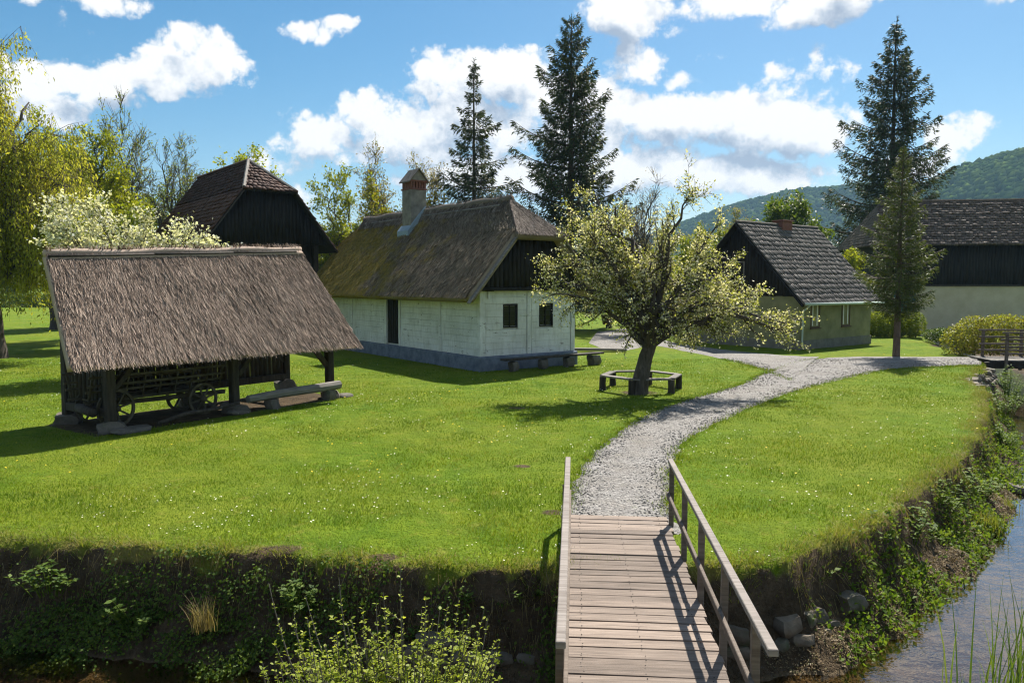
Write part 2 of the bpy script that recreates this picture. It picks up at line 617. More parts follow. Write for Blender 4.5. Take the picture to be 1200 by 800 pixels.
def water_material():
    m, nt, b = new_mat('stream_water')
    nt.nodes.remove(b)
    p = pos(nt)
    h = math_n(nt, 'ADD', noise(nt, scaled(nt, p, (1.0, 1.6, 1)), 3.2, 3.0, 0.6, 0.6), math_n(nt, 'MULTIPLY', noise(nt, p, 14.0, 2.0), 0.18))
    bp = nd(nt, 'ShaderNodeBump', Height=h, Strength=0.14, Distance=0.05)
    fr = nd(nt, 'ShaderNodeFresnel', IOR=1.45, Normal=bp.outputs[0])
    gl = nd(nt, 'ShaderNodeBsdfGlossy', Color=(0.95, 0.97, 1.0, 1), Roughness=0.03, Normal=bp.outputs[0])
    tr = nd(nt, 'ShaderNodeBsdfTransparent', Color=(0.62, 0.55, 0.42, 1))
    f = math_n(nt, 'MULTIPLY', fr.outputs[0], 1.6, clamp=True)
    mx = nd(nt, 'ShaderNodeMixShader', i0=f, i1=tr.outputs[0], i2=gl.outputs[0])
    nt.links.new(mx.outputs[0], nt.nodes['Material Output'].inputs[0])
    return m


def gravel_material():
    m, nt, b = new_mat('gravel')
    p = pos(nt)
    v = nd(nt, 'ShaderNodeTexVoronoi', Vector=p, Scale=24.0)
    f = nd(nt, 'ShaderNodeSeparateColor', Color=v.outputs['Color']).outputs[0]
    c = ramp(nt, f, [(0.0, (0.12, 0.11, 0.102)), (0.5, (0.205, 0.19, 0.175)), (1.0, (0.31, 0.29, 0.268))])
    n = noise(nt, p, 0.9, 5.0, 0.65)
    c = mixc(nt, ramp(nt, n, [(0.42, 0.0), (0.70, 0.6)]), c, (0.145, 0.122, 0.095))
    c = mixc(nt, ramp(nt, noise(nt, p, 2.4, 5.0, 0.7), [(0.60, 0.0), (0.74, 0.55)]), c, (0.10, 0.115, 0.03))
    nt.links.new(c, b.inputs['Base Color'])
    b.inputs['Roughness'].default_value = 0.9
    bump(nt, b, math_n(nt, 'MULTIPLY', v.outputs['Distance'], -1.0), 1.0, 0.03)
    return m


def whitewash():
    m, nt, b = new_mat('whitewash')
    p = pos(nt)
    n1 = noise(nt, p, 1.1, 5.0, 0.65)
    c = ramp(nt, n1, [(0.3, (0.54, 0.55, 0.50)), (0.7, (0.77, 0.78, 0.75))])
    n2 = noise(nt, scaled(nt, p, (2.2, 2.2, 9.0)), 1.0, 6.0, 0.72)
    c = mixc(nt, ramp(nt, n2, [(0.615, 0.0), (0.66, 0.85)]), c, (0.13, 0.11, 0.085))
    n3 = noise(nt, scaled(nt, p, (9, 9, 2.0)), 1.0, 4.0)
    c = mixc(nt, ramp(nt, n3, [(0.48, 0.0), (0.75, 0.45)]), c, (0.36, 0.35, 0.28))
    nt.links.new(c, b.inputs['Base Color'])
    b.inputs['Roughness'].default_value = 0.9
    bump(nt, b, math_n(nt, 'ADD', n2, noise(nt, p, 14.0, 4.0)), 0.5, 0.02)
    return m


def random_stone(name, cols, moss=0.3):
    m, nt, b = new_mat(name)
    p = pos(nt)
    oi = nt.nodes.new('ShaderNodeObjectInfo').outputs['Random']
    r = math_n(nt, 'FRACT', math_n(nt, 'ADD', oi, island(nt)))
    c = ramp(nt, r, [(i / (len(cols) - 1), k) for i, k in enumerate(cols)])
    n = noise(nt, p, 9.0, 6.0, 0.65)
    c = mixc(nt, ramp(nt, n, [(0.3, 0.7), (0.6, 0.0)]), c, mixc(nt, 1.0, c, (0.45, 0.44, 0.4), 'MULTIPLY'))
    if moss:
        c = mixc(nt, ramp(nt, noise(nt, p, 4.0, 4.0), [(0.55, 0.0), (0.7, moss)]), c, (0.06, 0.075, 0.02))
    nt.links.new(c, b.inputs['Base Color'])
    b.inputs['Roughness'].default_value = 0.9
    bump(nt, b, n, 0.7, 0.02)
    return m


def glass_mat():
    m, nt, b = new_mat('window_glass')
    b.inputs['Base Color'].default_value = (0.012, 0.014, 0.015, 1)
    b.inputs['Roughness'].default_value = 0.08
    b.inputs['Specular IOR Level'].default_value = 0.25
    return m


M = {}
M['lawn'] = lawn_material()
M['water'] = water_material()
M['gravel'] = gravel_material()
M['bed'] = simple('stream_bed', (0.09, 0.068, 0.04), (0.24, 0.18, 0.10), 2.5)
M['pebble'] = random_stone('gravel_stone', [(0.12, 0.11, 0.10), (0.215, 0.20, 0.183), (0.33, 0.31, 0.285)], 0)
M['whitewash'] = whitewash()
M['blue_plinth'] = simple('blue_plinth', (0.085, 0.105, 0.145), (0.19, 0.22, 0.27), 3.0)
M['thatch_shed'] = thatch('thatch_straw', [(0.055, 0.037, 0.029), (0.24, 0.172, 0.132), (0.56, 0.43, 0.345), (0.34, 0.25, 0.195), (0.11, 0.076, 0.058)])
M['thatch_house'] = thatch('thatch_mossy', [(0.062, 0.046, 0.031), (0.185, 0.142, 0.096), (0.33, 0.262, 0.185), (0.13, 0.10, 0.066)], moss=((0.36, 0.25, 0.035), (0.17, 0.145, 0.025)), dark=0.6)
M['thatch_ridge'] = thatch('thatch_ridge', [(0.09, 0.070, 0.056), (0.20, 0.160, 0.130), (0.32, 0.265, 0.22)])
M['dark_wood'] = wood('dark_boards', (0.010, 0.009, 0.008), (0.032, 0.027, 0.023), (9, 9, 0.8))
M['post_wood'] = wood('post_wood', (0.022, 0.018, 0.014), (0.075, 0.060, 0.046), (14, 14, 1.5))
M['grey_wood'] = wood('grey_weathered_wood', (0.13, 0.115, 0.10), (0.30, 0.27, 0.24), (1.2, 20, 20))
M['plank'] = wood('deck_plank', (0.115, 0.085, 0.066), (0.39, 0.305, 0.245), (1.6, 22, 22), rnd=0.5, bumpd=0.006)
M['rail'] = wood('rail_wood', (0.11, 0.082, 0.062), (0.25, 0.20, 0.16), (1.5, 30, 30), rnd=0.2)
M['rail_top'] = wood('handrail_wood', (0.20, 0.165, 0.14), (0.42, 0.37, 0.33), (1.5, 30, 30), rnd=0.15)
M['cart_wood'] = wood('cart_wood', (0.05, 0.042, 0.028), (0.13, 0.108, 0.07), (3, 3, 3))
M['shingle'] = wood('roof_shingle', (0.060, 0.052, 0.046), (0.185, 0.160, 0.140), (5, 5, 5), rnd=0.5, use_obj=False)
M['shingle_barn'] = wood('barn_shingle', (0.060, 0.044, 0.036), (0.20, 0.150, 0.120), (5, 5, 5), rnd=0.5, use_obj=False)
M['shingle_red'] = wood('reddish_shingle', (0.050, 0.026, 0.020), (0.145, 0.078, 0.058), (5, 5, 5), rnd=0.5, use_obj=False)
M['plaster'] = simple('grey_green_plaster', (0.165, 0.165, 0.075), (0.275, 0.262, 0.135), 1.6)
M['plaster_barn'] = simple('beige_plaster', (0.50, 0.425, 0.27), (0.62, 0.54, 0.37), 1.2)
M['plinth'] = simple('grey_plinth', (0.13, 0.125, 0.10), (0.22, 0.21, 0.17), 3.0)
M['brick'] = random_stone('brick', [(0.15, 0.060, 0.042), (0.21, 0.085, 0.058), (0.18, 0.078, 0.06)], 0)
M['chimney'] = simple('chimney_render', (0.13, 0.115, 0.095), (0.27, 0.245, 0.21), 3.0)
M['flashing'] = simple('pale_blue_flashing', (0.20, 0.26, 0.32), (0.30, 0.37, 0.43), 2.0)
M['stone'] = random_stone('field_stone', [(0.09, 0.075, 0.058), (0.15, 0.125, 0.098), (0.12, 0.105, 0.088)], 0.6)
M['wall_stone'] = random_stone('wall_stone', [(0.10, 0.078, 0.052), (0.20, 0.155, 0.105), (0.15, 0.13, 0.10), (0.12, 0.10, 0.075)], 0.8)
M['bark'] = wood('bark', (0.040, 0.032, 0.025), (0.15, 0.122, 0.095), (14, 14, 2.5), use_obj=False, bumpd=0.03)
M['bark_grey'] = wood('bark_grey', (0.075, 0.065, 0.055), (0.17, 0.15, 0.13), (14, 14, 2.5), use_obj=False, bumpd=0.02)
M['bark_red'] = wood('bark_spruce', (0.060, 0.042, 0.030), (0.15, 0.11, 0.08), (10, 10, 4), use_obj=False, bumpd=0.02)
M['glass'] = glass_mat()
M['white_paint'] = simple('white_paint', (0.62, 0.62, 0.58), (0.75, 0.75, 0.71), 4.0, 0.6, 0)
M['brown_paint'] = simple('brown_paint', (0.07, 0.042, 0.025), (0.11, 0.066, 0.04), 4.0, 0.6, 0)
M['green_paint'] = simple('pale_green_metal', (0.36, 0.45, 0.38), (0.48, 0.56, 0.48), 3.0, 0.5, 0)
M['teal'] = simple('teal_paint', (0.03, 0.10, 0.11), (0.05, 0.15, 0.16), 3.0, 0.6, 0)
M['earth'] = simple('trodden_earth', (0.10, 0.075, 0.055), (0.24, 0.185, 0.14), 2.2, 0.95, 0.03)
M['pale_wall'] = simple('pale_wall', (0.30, 0.36, 0.36), (0.40, 0.46, 0.46), 0.8)
M['apple_leaf'] = foliage('apple_leaf', [(0.16, 0.19, 0.03), (0.25, 0.27, 0.06), (0.36, 0.36, 0.14), (0.20, 0.225, 0.04)], 0.5, 0.3, 0.5)
M['blossom_pale'] = foliage('apple_blossom', [(0.66, 0.62, 0.52), (0.78, 0.75, 0.66), (0.60, 0.58, 0.42)], 0.45, 0.2)
M['blossom'] = foliage('white_blossom', [(0.66, 0.66, 0.60), (0.80, 0.80, 0.76), (0.40, 0.40, 0.28), (0.76, 0.76, 0.71)], 0.45, 0.2)
M['willow'] = foliage('willow_leaf', [(0.27, 0.29, 0.045), (0.39, 0.39, 0.06), (0.50, 0.47, 0.09)], 0.6, 0.1, big=(0.35, (0.86, 0.92, 0.75)))
M['spring'] = foliage('spring_leaf', [(0.14, 0.19, 0.02), (0.23, 0.28, 0.028), (0.32, 0.35, 0.05)], 0.45, 0.2, big=(0.4, (0.65, 0.72, 0.6)))
M['lime'] = foliage('lime_leaf', [(0.20, 0.25, 0.016), (0.32, 0.35, 0.026), (0.40, 0.40, 0.045)], 0.5, 0.2, big=(0.4, (0.7, 0.75, 0.6)))
M['pale_leaf'] = foliage('pale_bud', [(0.20, 0.17, 0.09), (0.30, 0.26, 0.15), (0.36, 0.30, 0.20)], 0.4, 0.2)
M['yellow_leaf'] = foliage('yellow_leaf', [(0.22, 0.18, 0.02), (0.30, 0.24, 0.03), (0.17, 0.17, 0.02)], 0.5, 0.2)
M['chestnut'] = foliage('chestnut_leaf', [(0.055, 0.095, 0.015), (0.10, 0.15, 0.02), (0.15, 0.20, 0.03)], 0.4, 0.4)
M['spruce'] = foliage('spruce_needle', [(0.026, 0.040, 0.016), (0.052, 0.074, 0.027), (0.092, 0.112, 0.04)], 0.2, 0.2)
M['spruce_brown'] = foliage('spruce_cone', [(0.050, 0.030, 0.018), (0.085, 0.052, 0.03)], 0.1, 0.3)
M['young_spruce'] = foliage('young_spruce_needle', [(0.050, 0.072, 0.018), (0.095, 0.125, 0.028), (0.15, 0.17, 0.04)], 0.25, 0.2)
M['grass'] = foliage('grass_blade', [(0.062, 0.124, 0.005), (0.115, 0.188, 0.008), (0.182, 0.236, 0.013), (0.142, 0.210, 0.009), (0.27, 0.26, 0.07)], 0.42, 0.15, big=(0.55, (0.62, 0.78, 0.6)), spots=(2.6, (0.30, 0.26, 0.07)))
M['rank'] = foliage('rank_grass', [(0.10, 0.14, 0.015), (0.17, 0.21, 0.025), (0.24, 0.25, 0.05), (0.30, 0.26, 0.12)], 0.45, 0.2)
M['dry_grass'] = foliage('dry_grass', [(0.17, 0.135, 0.06), (0.27, 0.22, 0.11), (0.13, 0.12, 0.04)], 0.35, 0.1)
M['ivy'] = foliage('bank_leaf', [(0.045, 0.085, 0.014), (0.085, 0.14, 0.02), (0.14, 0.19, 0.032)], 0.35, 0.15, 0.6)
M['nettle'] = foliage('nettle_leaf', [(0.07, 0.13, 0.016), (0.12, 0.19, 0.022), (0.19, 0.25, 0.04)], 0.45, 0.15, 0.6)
M['bush'] = foliage('bush_leaf', [(0.17, 0.23, 0.02), (0.28, 0.34, 0.03), (0.42, 0.45, 0.08)], 0.5, 0.2, 0.5)
M['hedge'] = foliage('hedge_leaf', [(0.14, 0.17, 0.02), (0.25, 0.27, 0.03), (0.33, 0.33, 0.05), (0.17, 0.13, 0.05)], 0.45, 0.3)
M['hedge_dark'] = foliage('dark_hedge_leaf', [(0.05, 0.085, 0.012), (0.10, 0.15, 0.018), (0.16, 0.20, 0.03)], 0.35, 0.3)
M['reed'] = foliage('reed_blade', [(0.06, 0.12, 0.02), (0.10, 0.17, 0.025), (0.16, 0.21, 0.045)], 0.4, 0.4)
M['daisy'] = foliage('daisy', [(0.72, 0.72, 0.66), (0.82, 0.82, 0.78)], 0.3, 0.1)
M['dandelion'] = foliage('dandelion', [(0.62, 0.46, 0.02), (0.72, 0.56, 0.04)], 0.3, 0.1)
M['debris'] = foliage('dead_leaf', [(0.12, 0.085, 0.045), (0.22, 0.16, 0.09), (0.30, 0.23, 0.13), (0.09, 0.10, 0.03)], 0.2, 0.1)
M['wood_far'] = foliage('far_woodland', [(0.045, 0.080, 0.012), (0.090, 0.130, 0.018), (0.15, 0.18, 0.03)], 0.25, 0.1)
M['hill'] = simple('hill_ground', (0.030, 0.055, 0.015), (0.050, 0.080, 0.02), 0.02, 1.0, 0)


# ---------------------------------------------------------------- ground, stream, path
WATER_Z = -1.1
lawn_edge = [(-60, 12.5), (-30, 10.9), (-16, 10.2), (-9.5, 9.95), (-6.4, 9.8), (-3.1, 9.35), (-0.2, 8.8), (0.5, 8.8), (1.6, 8.9), (2.7, 8.96), (3.3, 9.2), (4.24, 9.87),
             (5.1, 10.7), (6.4, 12.1), (8.15, 14.1), (10.2, 16.8), (11.9, 19.4), (13.5, 22.0), (15.0, 24.6), (15.6, 26.6), (17.4, 28.8), (19.3, 31.6), (21.0, 35.5), (24, 44), (30, 60), (45, 95)]
near_edge = [(-60, 6.2), (-20, 6.1), (-6, 5.9), (-1, 5.8), (1.2, 5.2), (3.2, 4.7), (5.2, 4.9), (7.6, 5.6), (11.0, 8.2), (14.0, 12.8), (15.9, 17.0), (17.6, 20.6), (19.6, 24.5), (22.4, 29.0), (24.6, 33.0), (27.2, 39), (34, 56), (54, 92)]
lawn_poly = lawn_edge + [(400, 900), (4000, 6000), (-4000, 6000), (-4000, 20)]
near_poly = near_edge + [(500, 880), (6000, 5000), (6000, -4000), (-4000, -4000), (-4000, 6)]


def edges(P):
    """signed distances: >0 outside the lawn, >0 outside the near bank"""
    dl = dist_to(P, lawn_edge)
    dl = np.where(inside(P, lawn_poly), -dl, dl)
    dn = dist_to(P, near_edge)
    dn = np.where(inside(P, near_poly), -dn, dn)
    j = (fbm(P[:, 0] * 1.3, P[:, 1] * 1.3, 3, 3) - 0.5) * 0.42 + (fbm(P[:, 0] * 5, P[:, 1] * 5, 9, 2) - 0.5) * 0.12
    return dl + j, dn + j


def ground_z(P, dl=None, dn=None):
    if dl is None: dl, dn = edges(P)
    x, y = P[:, 0], P[:, 1]
    right = np.clip((x - 2.2) / 2.5, 0, 1)
    ledge = 0.40 + 0.08 * right                     # width of the strip at the foot of the bank
    zl = np.interp(dl, [-1.2, -0.10, 0.0, 0.06, 0.22, 0.32], [0, 0.0, -0.03, -0.32, -0.72, -0.80])
    foot = np.clip((dl - 0.32) / ledge, 0, 1)
    zl = np.where(dl > 0.32, -0.80 - 0.36 * foot - 0.18 * np.clip((dl - 0.32 - ledge) / 0.8, 0, 1), zl)
    zn = np.interp(dn, [-1.0, 0, 0.5, 1.1, 2.0], [0, -0.12, -0.7, -1.12, -1.32])
    z = np.maximum(np.where(dl < 0, zl, np.maximum(zl, -1.34)), np.where(dn < 2.0, zn, -9))
    rough = (fbm(x * 2.1, y * 2.1, 21, 3) - 0.5)
    z = z + np.where((dl > 0.1) & (dn > 0.0), rough * 0.16, rough * 0.03)
    return z


def grow(a, b, step, ratio):
    r = [a]
    s = step
    sgn = 1 if b > a else -1
    while (b - r[-1]) * sgn > 0:
        s *= ratio
        r.append(r[-1] + sgn * s)
    return r[1:]


gx = np.array(sorted(grow(-12, -5000, 0.14, 1.22) + list(np.arange(-12, 16.01, 0.15)) + grow(16, 5000, 0.14, 1.22)))
gy = np.array(sorted(grow(4, -400, 0.2, 1.4) + list(np.arange(4, 23.01, 0.135)) + list(np.arange(23.3, 42, 0.4)) + grow(41.9, 6000, 0.4, 1.2)))
XX, YY = np.meshgrid(gx, gy)
GP = np.stack([XX.ravel(), YY.ravel()], 1)
DL, DN = edges(GP)
GZ = ground_z(GP, DL, DN)
nx, ny = len(gx), len(gy)
ii = (np.arange(ny - 1)[:, None] * nx + np.arange(nx - 1)[None]).ravel()
ground = obj_np('ground', np.column_stack([GP, GZ]), np.stack([ii, ii + 1, ii + nx + 1, ii + nx], 1), M['lawn'], smooth=True, kind='structure')
tag(ground, 'mown green lawn running down to the steep earth bank of the stream')
SHED_O, SHED_A = (-8.93, 17.2), math.atan2(0.817, 0.577)


def shed_local(P):
    c, s = math.cos(SHED_A), math.sin(SHED_A)
    dx, dy = P[:, 0] - SHED_O[0], P[:, 1] - SHED_O[1]
    return dx * c + dy * s, -dx * s + dy * c


def bare_patch(P):
    lx, ly = shed_local(P)
    s = np.clip(1.0 - np.maximum(np.maximum(-0.3 - lx, lx - 6.6), np.maximum(-0.1 - ly, ly - 1.9)) / 0.35, 0, 1)
    for (u, v, r) in ((330, 643, 0.36), (250, 655, 0.3), (40, 648, 0.3), (450, 652, 0.3), (150, 600, 0.12), (605, 478, 0.35), (612, 546, 0.25), (650, 600, 0.3)):
        g = G(u, v)
        s = np.maximum(s, 0.75 * np.clip(1.4 - np.hypot(P[:, 0] - g.x, (P[:, 1] - g.y) * 1.6) / r, 0, 1))
    t = G(748, 460)
    return np.maximum(s, 0.6 * np.clip(1.6 - np.hypot(P[:, 0] - t.x, P[:, 1] - t.y) / 0.7, 0, 1))


SOIL = np.maximum(np.where(GP[:, 1] < 60, np.clip((DL + 0.07) / 0.11, 0, 1) * np.clip(DN / 0.4 + 0.5, 0, 1), 0), bare_patch(GP))
EDGE = np.where((np.abs(GP[:, 0]) < 30) & (GP[:, 1] < 40), np.clip(1.0 + DL / 0.55, 0, 1), 0)
for nm, arr in (('soil', SOIL), ('edge', EDGE)):
    at = ground.data.attributes.new(nm, 'FLOAT', 'POINT')
    at.data.foreach_set('value', arr.astype(np.float32))

wv = np.array([(-80, -2, 0), (70, -2, 0), (70, 110, 0), (-80, 110, 0)], float)
water = obj_np('stream_water', wv + (0, 0, WATER_Z), np.array([[0, 1, 2, 3]]), M['water'], kind='structure')
tag(water, 'shallow brown stream water reflecting the clouds')


def strip(pairs, n=7, z=0.012, seed=1, name='gravel_path', label=''):
    """gravel sheet between a left and a right edge given as picture points on the ground"""
    L = [G(*a) for a, b in pairs]
    Rr = [G(*b) for a, b in pairs]
    def res(pts, k=6):
        pts = np.array([p[:] for p in pts]); m = len(pts)
        t = np.linspace(0, m - 1, (m - 1) * k + 1)
        out = []
        for q in t:
            i = min(int(q), m - 2); f = q - i
            p0, p1, p2, p3 = pts[max(i - 1, 0)], pts[i], pts[i + 1], pts[min(i + 2, m - 1)]
            out.append(0.5 * (2 * p1 + (p2 - p0) * f + (2 * p0 - 5 * p1 + 4 * p2 - p3) * f * f + (3 * p1 - p0 - 3 * p2 + p3) * f ** 3))
        return np.array(out)
    L, Rr = res(L), res(Rr)
    poly = [tuple(p[:2]) for p in L] + [tuple(p[:2]) for p in Rr[::-1]]
    j = lambda p, s: (fbm(p[:, 0] * 2.5, p[:, 1] * 2.5, s, 3) - 0.5)[:, None] * 0.35
    d = Rr - L; d /= np.linalg.norm(d, axis=1)[:, None]
    L2, R2 = L + d * j(L, seed), Rr + d * j(Rr, seed + 5)
    V = np.stack([L2 + (R2 - L2) * t for t in np.linspace(0, 1, n)], 1)
    crown = 0.02 * np.sin(np.linspace(0, math.pi, n))[None]
    V[:, :, 2] = ground_z(V.reshape(-1, 3)).reshape(V.shape[:2]) + z + crown
    V[:, 0, 2] -= 0.02; V[:, -1, 2] -= 0.02
    m = len(L)
    i = (np.arange(m - 1)[:, None] * n + np.arange(n - 1)[None]).ravel()
    o = obj_np(name, V.reshape(-1, 3), np.stack([i, i + 1, i + n + 1, i + n], 1), M['gravel'], smooth=True, kind='structure')
    tag(o, label)
    return poly


main_pairs = [((660, 626), (797, 626)), ((664, 605), (791, 605)), ((670, 575), (786, 578)), ((684, 545), (790, 546)), ((716, 515), (802, 520)), ((752, 490), (850, 491)), ((810, 468), (905, 468)), ((868, 451), (962, 450)),
              ((900, 436), (1022, 436.5)), ((960, 420), (1060, 432)), ((1030, 417.5), (1100, 430)), ((1090, 418), (1125, 429)), ((1150, 418), (1150, 429))]
arm_pairs = [((925, 447), (960, 418)), ((898, 434), (925, 416.5)), ((850, 421.5), (868, 412)), ((805, 412), (818, 405.5)), ((765, 405), (778, 398.5)), ((738, 410), (752, 389)), ((715, 411), (722, 387)), ((690, 402), (700, 389))]
far_pairs = [((735, 400), (720, 386)), ((765, 389), (755, 383.5)), ((785, 384), (780, 380)), ((820, 379), (818, 376.5))]
path_polys = [strip(main_pairs, 9, 0.020, 1, label='pale gravel path from the footbridge to the far bridge'),
              strip(arm_pairs, 5, 0.026, 11, label='pale gravel path branching off behind the apple tree'),
              strip(far_pairs, 4, 0.032, 21, label='narrow gravel path leading off behind the grey house')]


def on_path(P):
    r = np.zeros(len(P), bool)
    for p in path_polys: r |= inside(P, p)
    return r


# ---------------------------------------------------------------- builders shared by the buildings
def local(o):
    """world -> local of a thing placed by location and z rotation"""
    c, s = math.cos(o.rotation_euler.z), math.sin(o.rotation_euler.z)
    l = o.location
    def f(p):
        dx, dy = p[0] - l.x, p[1] - l.y
        return (dx * c + dy * s, -dx * s + dy * c, p[2] - l.z)
    return f


def quad_pt(q, u, v):
    e0, e1, r1, r0 = (np.asarray(p, float) for p in q)
    u, v = u[:, None], v[:, None]
    return (e0 * (1 - u) + e1 * u) * (1 - v) + (r0 * (1 - u) + r1 * u) * v


def thatch_slope(parent, q, thick, n, length, width, mat, seed, moss=None, nu=40, nv=14, wob=0.05, fringe=True, name='thatch', lift=0.06):
    rng = np.random.default_rng(seed)
    e0, e1, r1, r0 = (np.asarray(p, float) for p in q)
    nrm = np.cross(e1 - e0, (r0 + r1) / 2 - e0); nrm /= np.linalg.norm(nrm)
    if nrm[2] < 0: nrm = -nrm
    U, W = np.meshgrid(np.linspace(0, 1, nu), np.linspace(0, 1, nv))
    u, v = U.ravel(), W.ravel()
    P = quad_pt(q, u, v)
    L = np.linalg.norm(e1 - e0); H = np.linalg.norm(r0 - e0)
    hgt = (fbm(u * L * 0.9, v * H * 0.9, seed, 3) - 0.5) * wob * 2
    hgt = hgt * np.clip(np.minimum(v, 1 - v) * 12, 0.2, 1)
    top = P + nrm * hgt[:, None]
    bot = P - nrm * thick
    V = np.concatenate([top, bot])
    k = nu * nv
    i = (np.arange(nv - 1)[:, None] * nu + np.arange(nu - 1)[None]).ravel()
    F = [np.stack([i, i + 1, i + nu + 1, i + nu], 1), np.stack([i + k, i + nu + k, i + nu + 1 + k, i + 1 + k], 1)]
    def side(ids):
        ids = np.array(ids); a, b = ids[:-1], ids[1:]
        F.append(np.stack([a, a + k, b + k, b], 1))
    side(range(nu)); side(range(k - 1, k - nu - 1, -1))
    side([r * nu for r in range(nv)][::-1]); side([r * nu + nu - 1 for r in range(nv)])
    slab = obj_np(name, V, np.concatenate(F), mat, parent, smooth=False)
    # straw bundles lying down the slope, and the cut ends along the eave
    m = n
    u, v = rng.random(m), rng.random(m) ** 0.95
    if fringe:
        k2 = int(L / width * 1.6)
        u = np.concatenate([u, rng.random(k2)]); v = np.concatenate([v, rng.uniform(0, 0.02, k2)])
        kv = int(H / width * 0.9)
        u = np.concatenate([u, rng.uniform(0, 0.004, kv), rng.uniform(0.996, 1, kv)]); v = np.concatenate([v, rng.random(2 * kv)])
    m = len(u)
    P = quad_pt(q, u, v)
    down = quad_pt(q, u, np.zeros(m)) - quad_pt(q, u, np.ones(m))
    down = unit(down)
    sidev = unit(np.cross(down, np.broadcast_to(nrm, (m, 3))))
    D = unit(down + sidev * rng.normal(0, 0.13, (m, 1)) + nrm * rng.normal(0.05, 0.10, (m, 1)))
    S = unit(np.cross(D, np.broadcast_to(nrm, (m, 3))) + nrm * rng.normal(0, 0.5, (m, 1)))
    hh = (fbm(u * L * 0.9, v * H * 0.9, seed, 3) - 0.5) * wob * 2 * np.clip(np.minimum(v, 1 - v) * 12, 0.2, 1)
    P = P + nrm * (hh + rng.uniform(-0.01, lift, m))[:, None]
    ln = (length * rng.uniform(0.6, 1.3, m))[:, None]
    wd = (width * rng.uniform(0.6, 1.4, m))[:, None]
    P0 = P - D * ln * 0.5
    P1 = P + D * ln * 0.5
    P1[:] = np.where((v < 0.03)[:, None], P + D * ln * 0.5, P1)
    VV = np.empty((m, 4, 3))
    VV[:, 0] = P0 - S * wd * 0.35; VV[:, 1] = P1 - S * wd * 0.5 ; VV[:, 2] = P1 + S * wd * 0.5; VV[:, 3] = P0 + S * wd * 0.35
    st = obj_np('straw', VV, np.arange(4 * m).reshape(m, 4), mat, slab, kind='stuff')
    if moss is not None:
        a = st.data.attributes.new('moss', 'FLOAT', 'POINT')
        a.data.foreach_set('value', moss(VV.reshape(-1, 3)).astype(np.float32))
        a = slab.data.attributes.new('moss', 'FLOAT', 'POINT')
        a.data.foreach_set('value', moss(V).astype(np.float32))
    return slab


BOXF = np.array([(0, 2, 3, 1), (4, 5, 7, 6), (0, 1, 5, 4), (2, 6, 7, 3), (0, 4, 6, 2), (1, 3, 7, 5)])


def shingle_slope(parent, q, rows, width, mat, seed, thick=0.03, jit=0.03, name='shingles', under=None):
    """rows of overlapping wooden shingles over a boarded slope"""
    rng = np.random.default_rng(seed)
    e0, e1, r1, r0 = (np.asarray(p, float) for p in q)
    nrm = np.cross(e1 - e0, (r0 + r1) / 2 - e0); nrm /= np.linalg.norm(nrm)
    if nrm[2] < 0: nrm = -nrm
    mb = MB()
    dn = nrm * 0.10
    mb.add([e0 - nrm * 0.01, e1 - nrm * 0.01, r1 - nrm * 0.01, r0 - nrm * 0.01, e0 - dn, e1 - dn, r1 - dn, r0 - dn],
           [(0, 1, 2, 3), (4, 7, 6, 5), (0, 4, 5, 1), (1, 5, 6, 2), (2, 6, 7, 3), (3, 7, 4, 0)])
    deck = mb.build('roof_boards', under or M['dark_wood'], parent)
    allV = []
    for r in range(rows):
        v0 = r / rows
        a = quad_pt(q, np.array([0.0]), np.array([v0]))[0]; b = quad_pt(q, np.array([1.0]), np.array([v0]))[0]
        L = np.linalg.norm(b - a)
        if L < width * 0.8: continue
        k = max(1, int(L / width))
        cuts = np.concatenate([[0], np.sort(np.clip((np.arange(1, k) + rng.uniform(-0.3, 0.3, k - 1)) / k, 0, 1)), [1]])
        rowlift = rng.uniform(0, jit * 0.5)
        for i in range(k):
            u0, u1 = cuts[i] + 0.004 / L, cuts[i + 1] - 0.004 / L
            dv = rng.normal(0, 0.10) / rows
            va = max(v0 + dv, -0.4 / rows); vb = min(v0 + 1.55 / rows, 1.0)
            c = quad_pt(q, np.array([u0, u1, u0, u1]), np.array([va, va, vb, vb]))
            l = thick + rng.uniform(0, jit) + rowlift
            top = [c[0] + nrm * (l + rng.uniform(0, 0.012)), c[1] + nrm * (l + rng.uniform(0, 0.012)), c[2] + nrm * 0.012, c[3] + nrm * 0.012]
            bot = [c[0] + nrm * 0.002, c[1] + nrm * 0.002, c[2] - nrm * 0.008, c[3] - nrm * 0.008]
            allV.append(bot + top)
    V = np.array(allV)
    n = len(V)
    F = (BOXF[None] + np.arange(n)[:, None, None] * 8).reshape(-1, 4)
    return obj_np(name, V.reshape(-1, 3), F, mat, parent, kind='stuff')


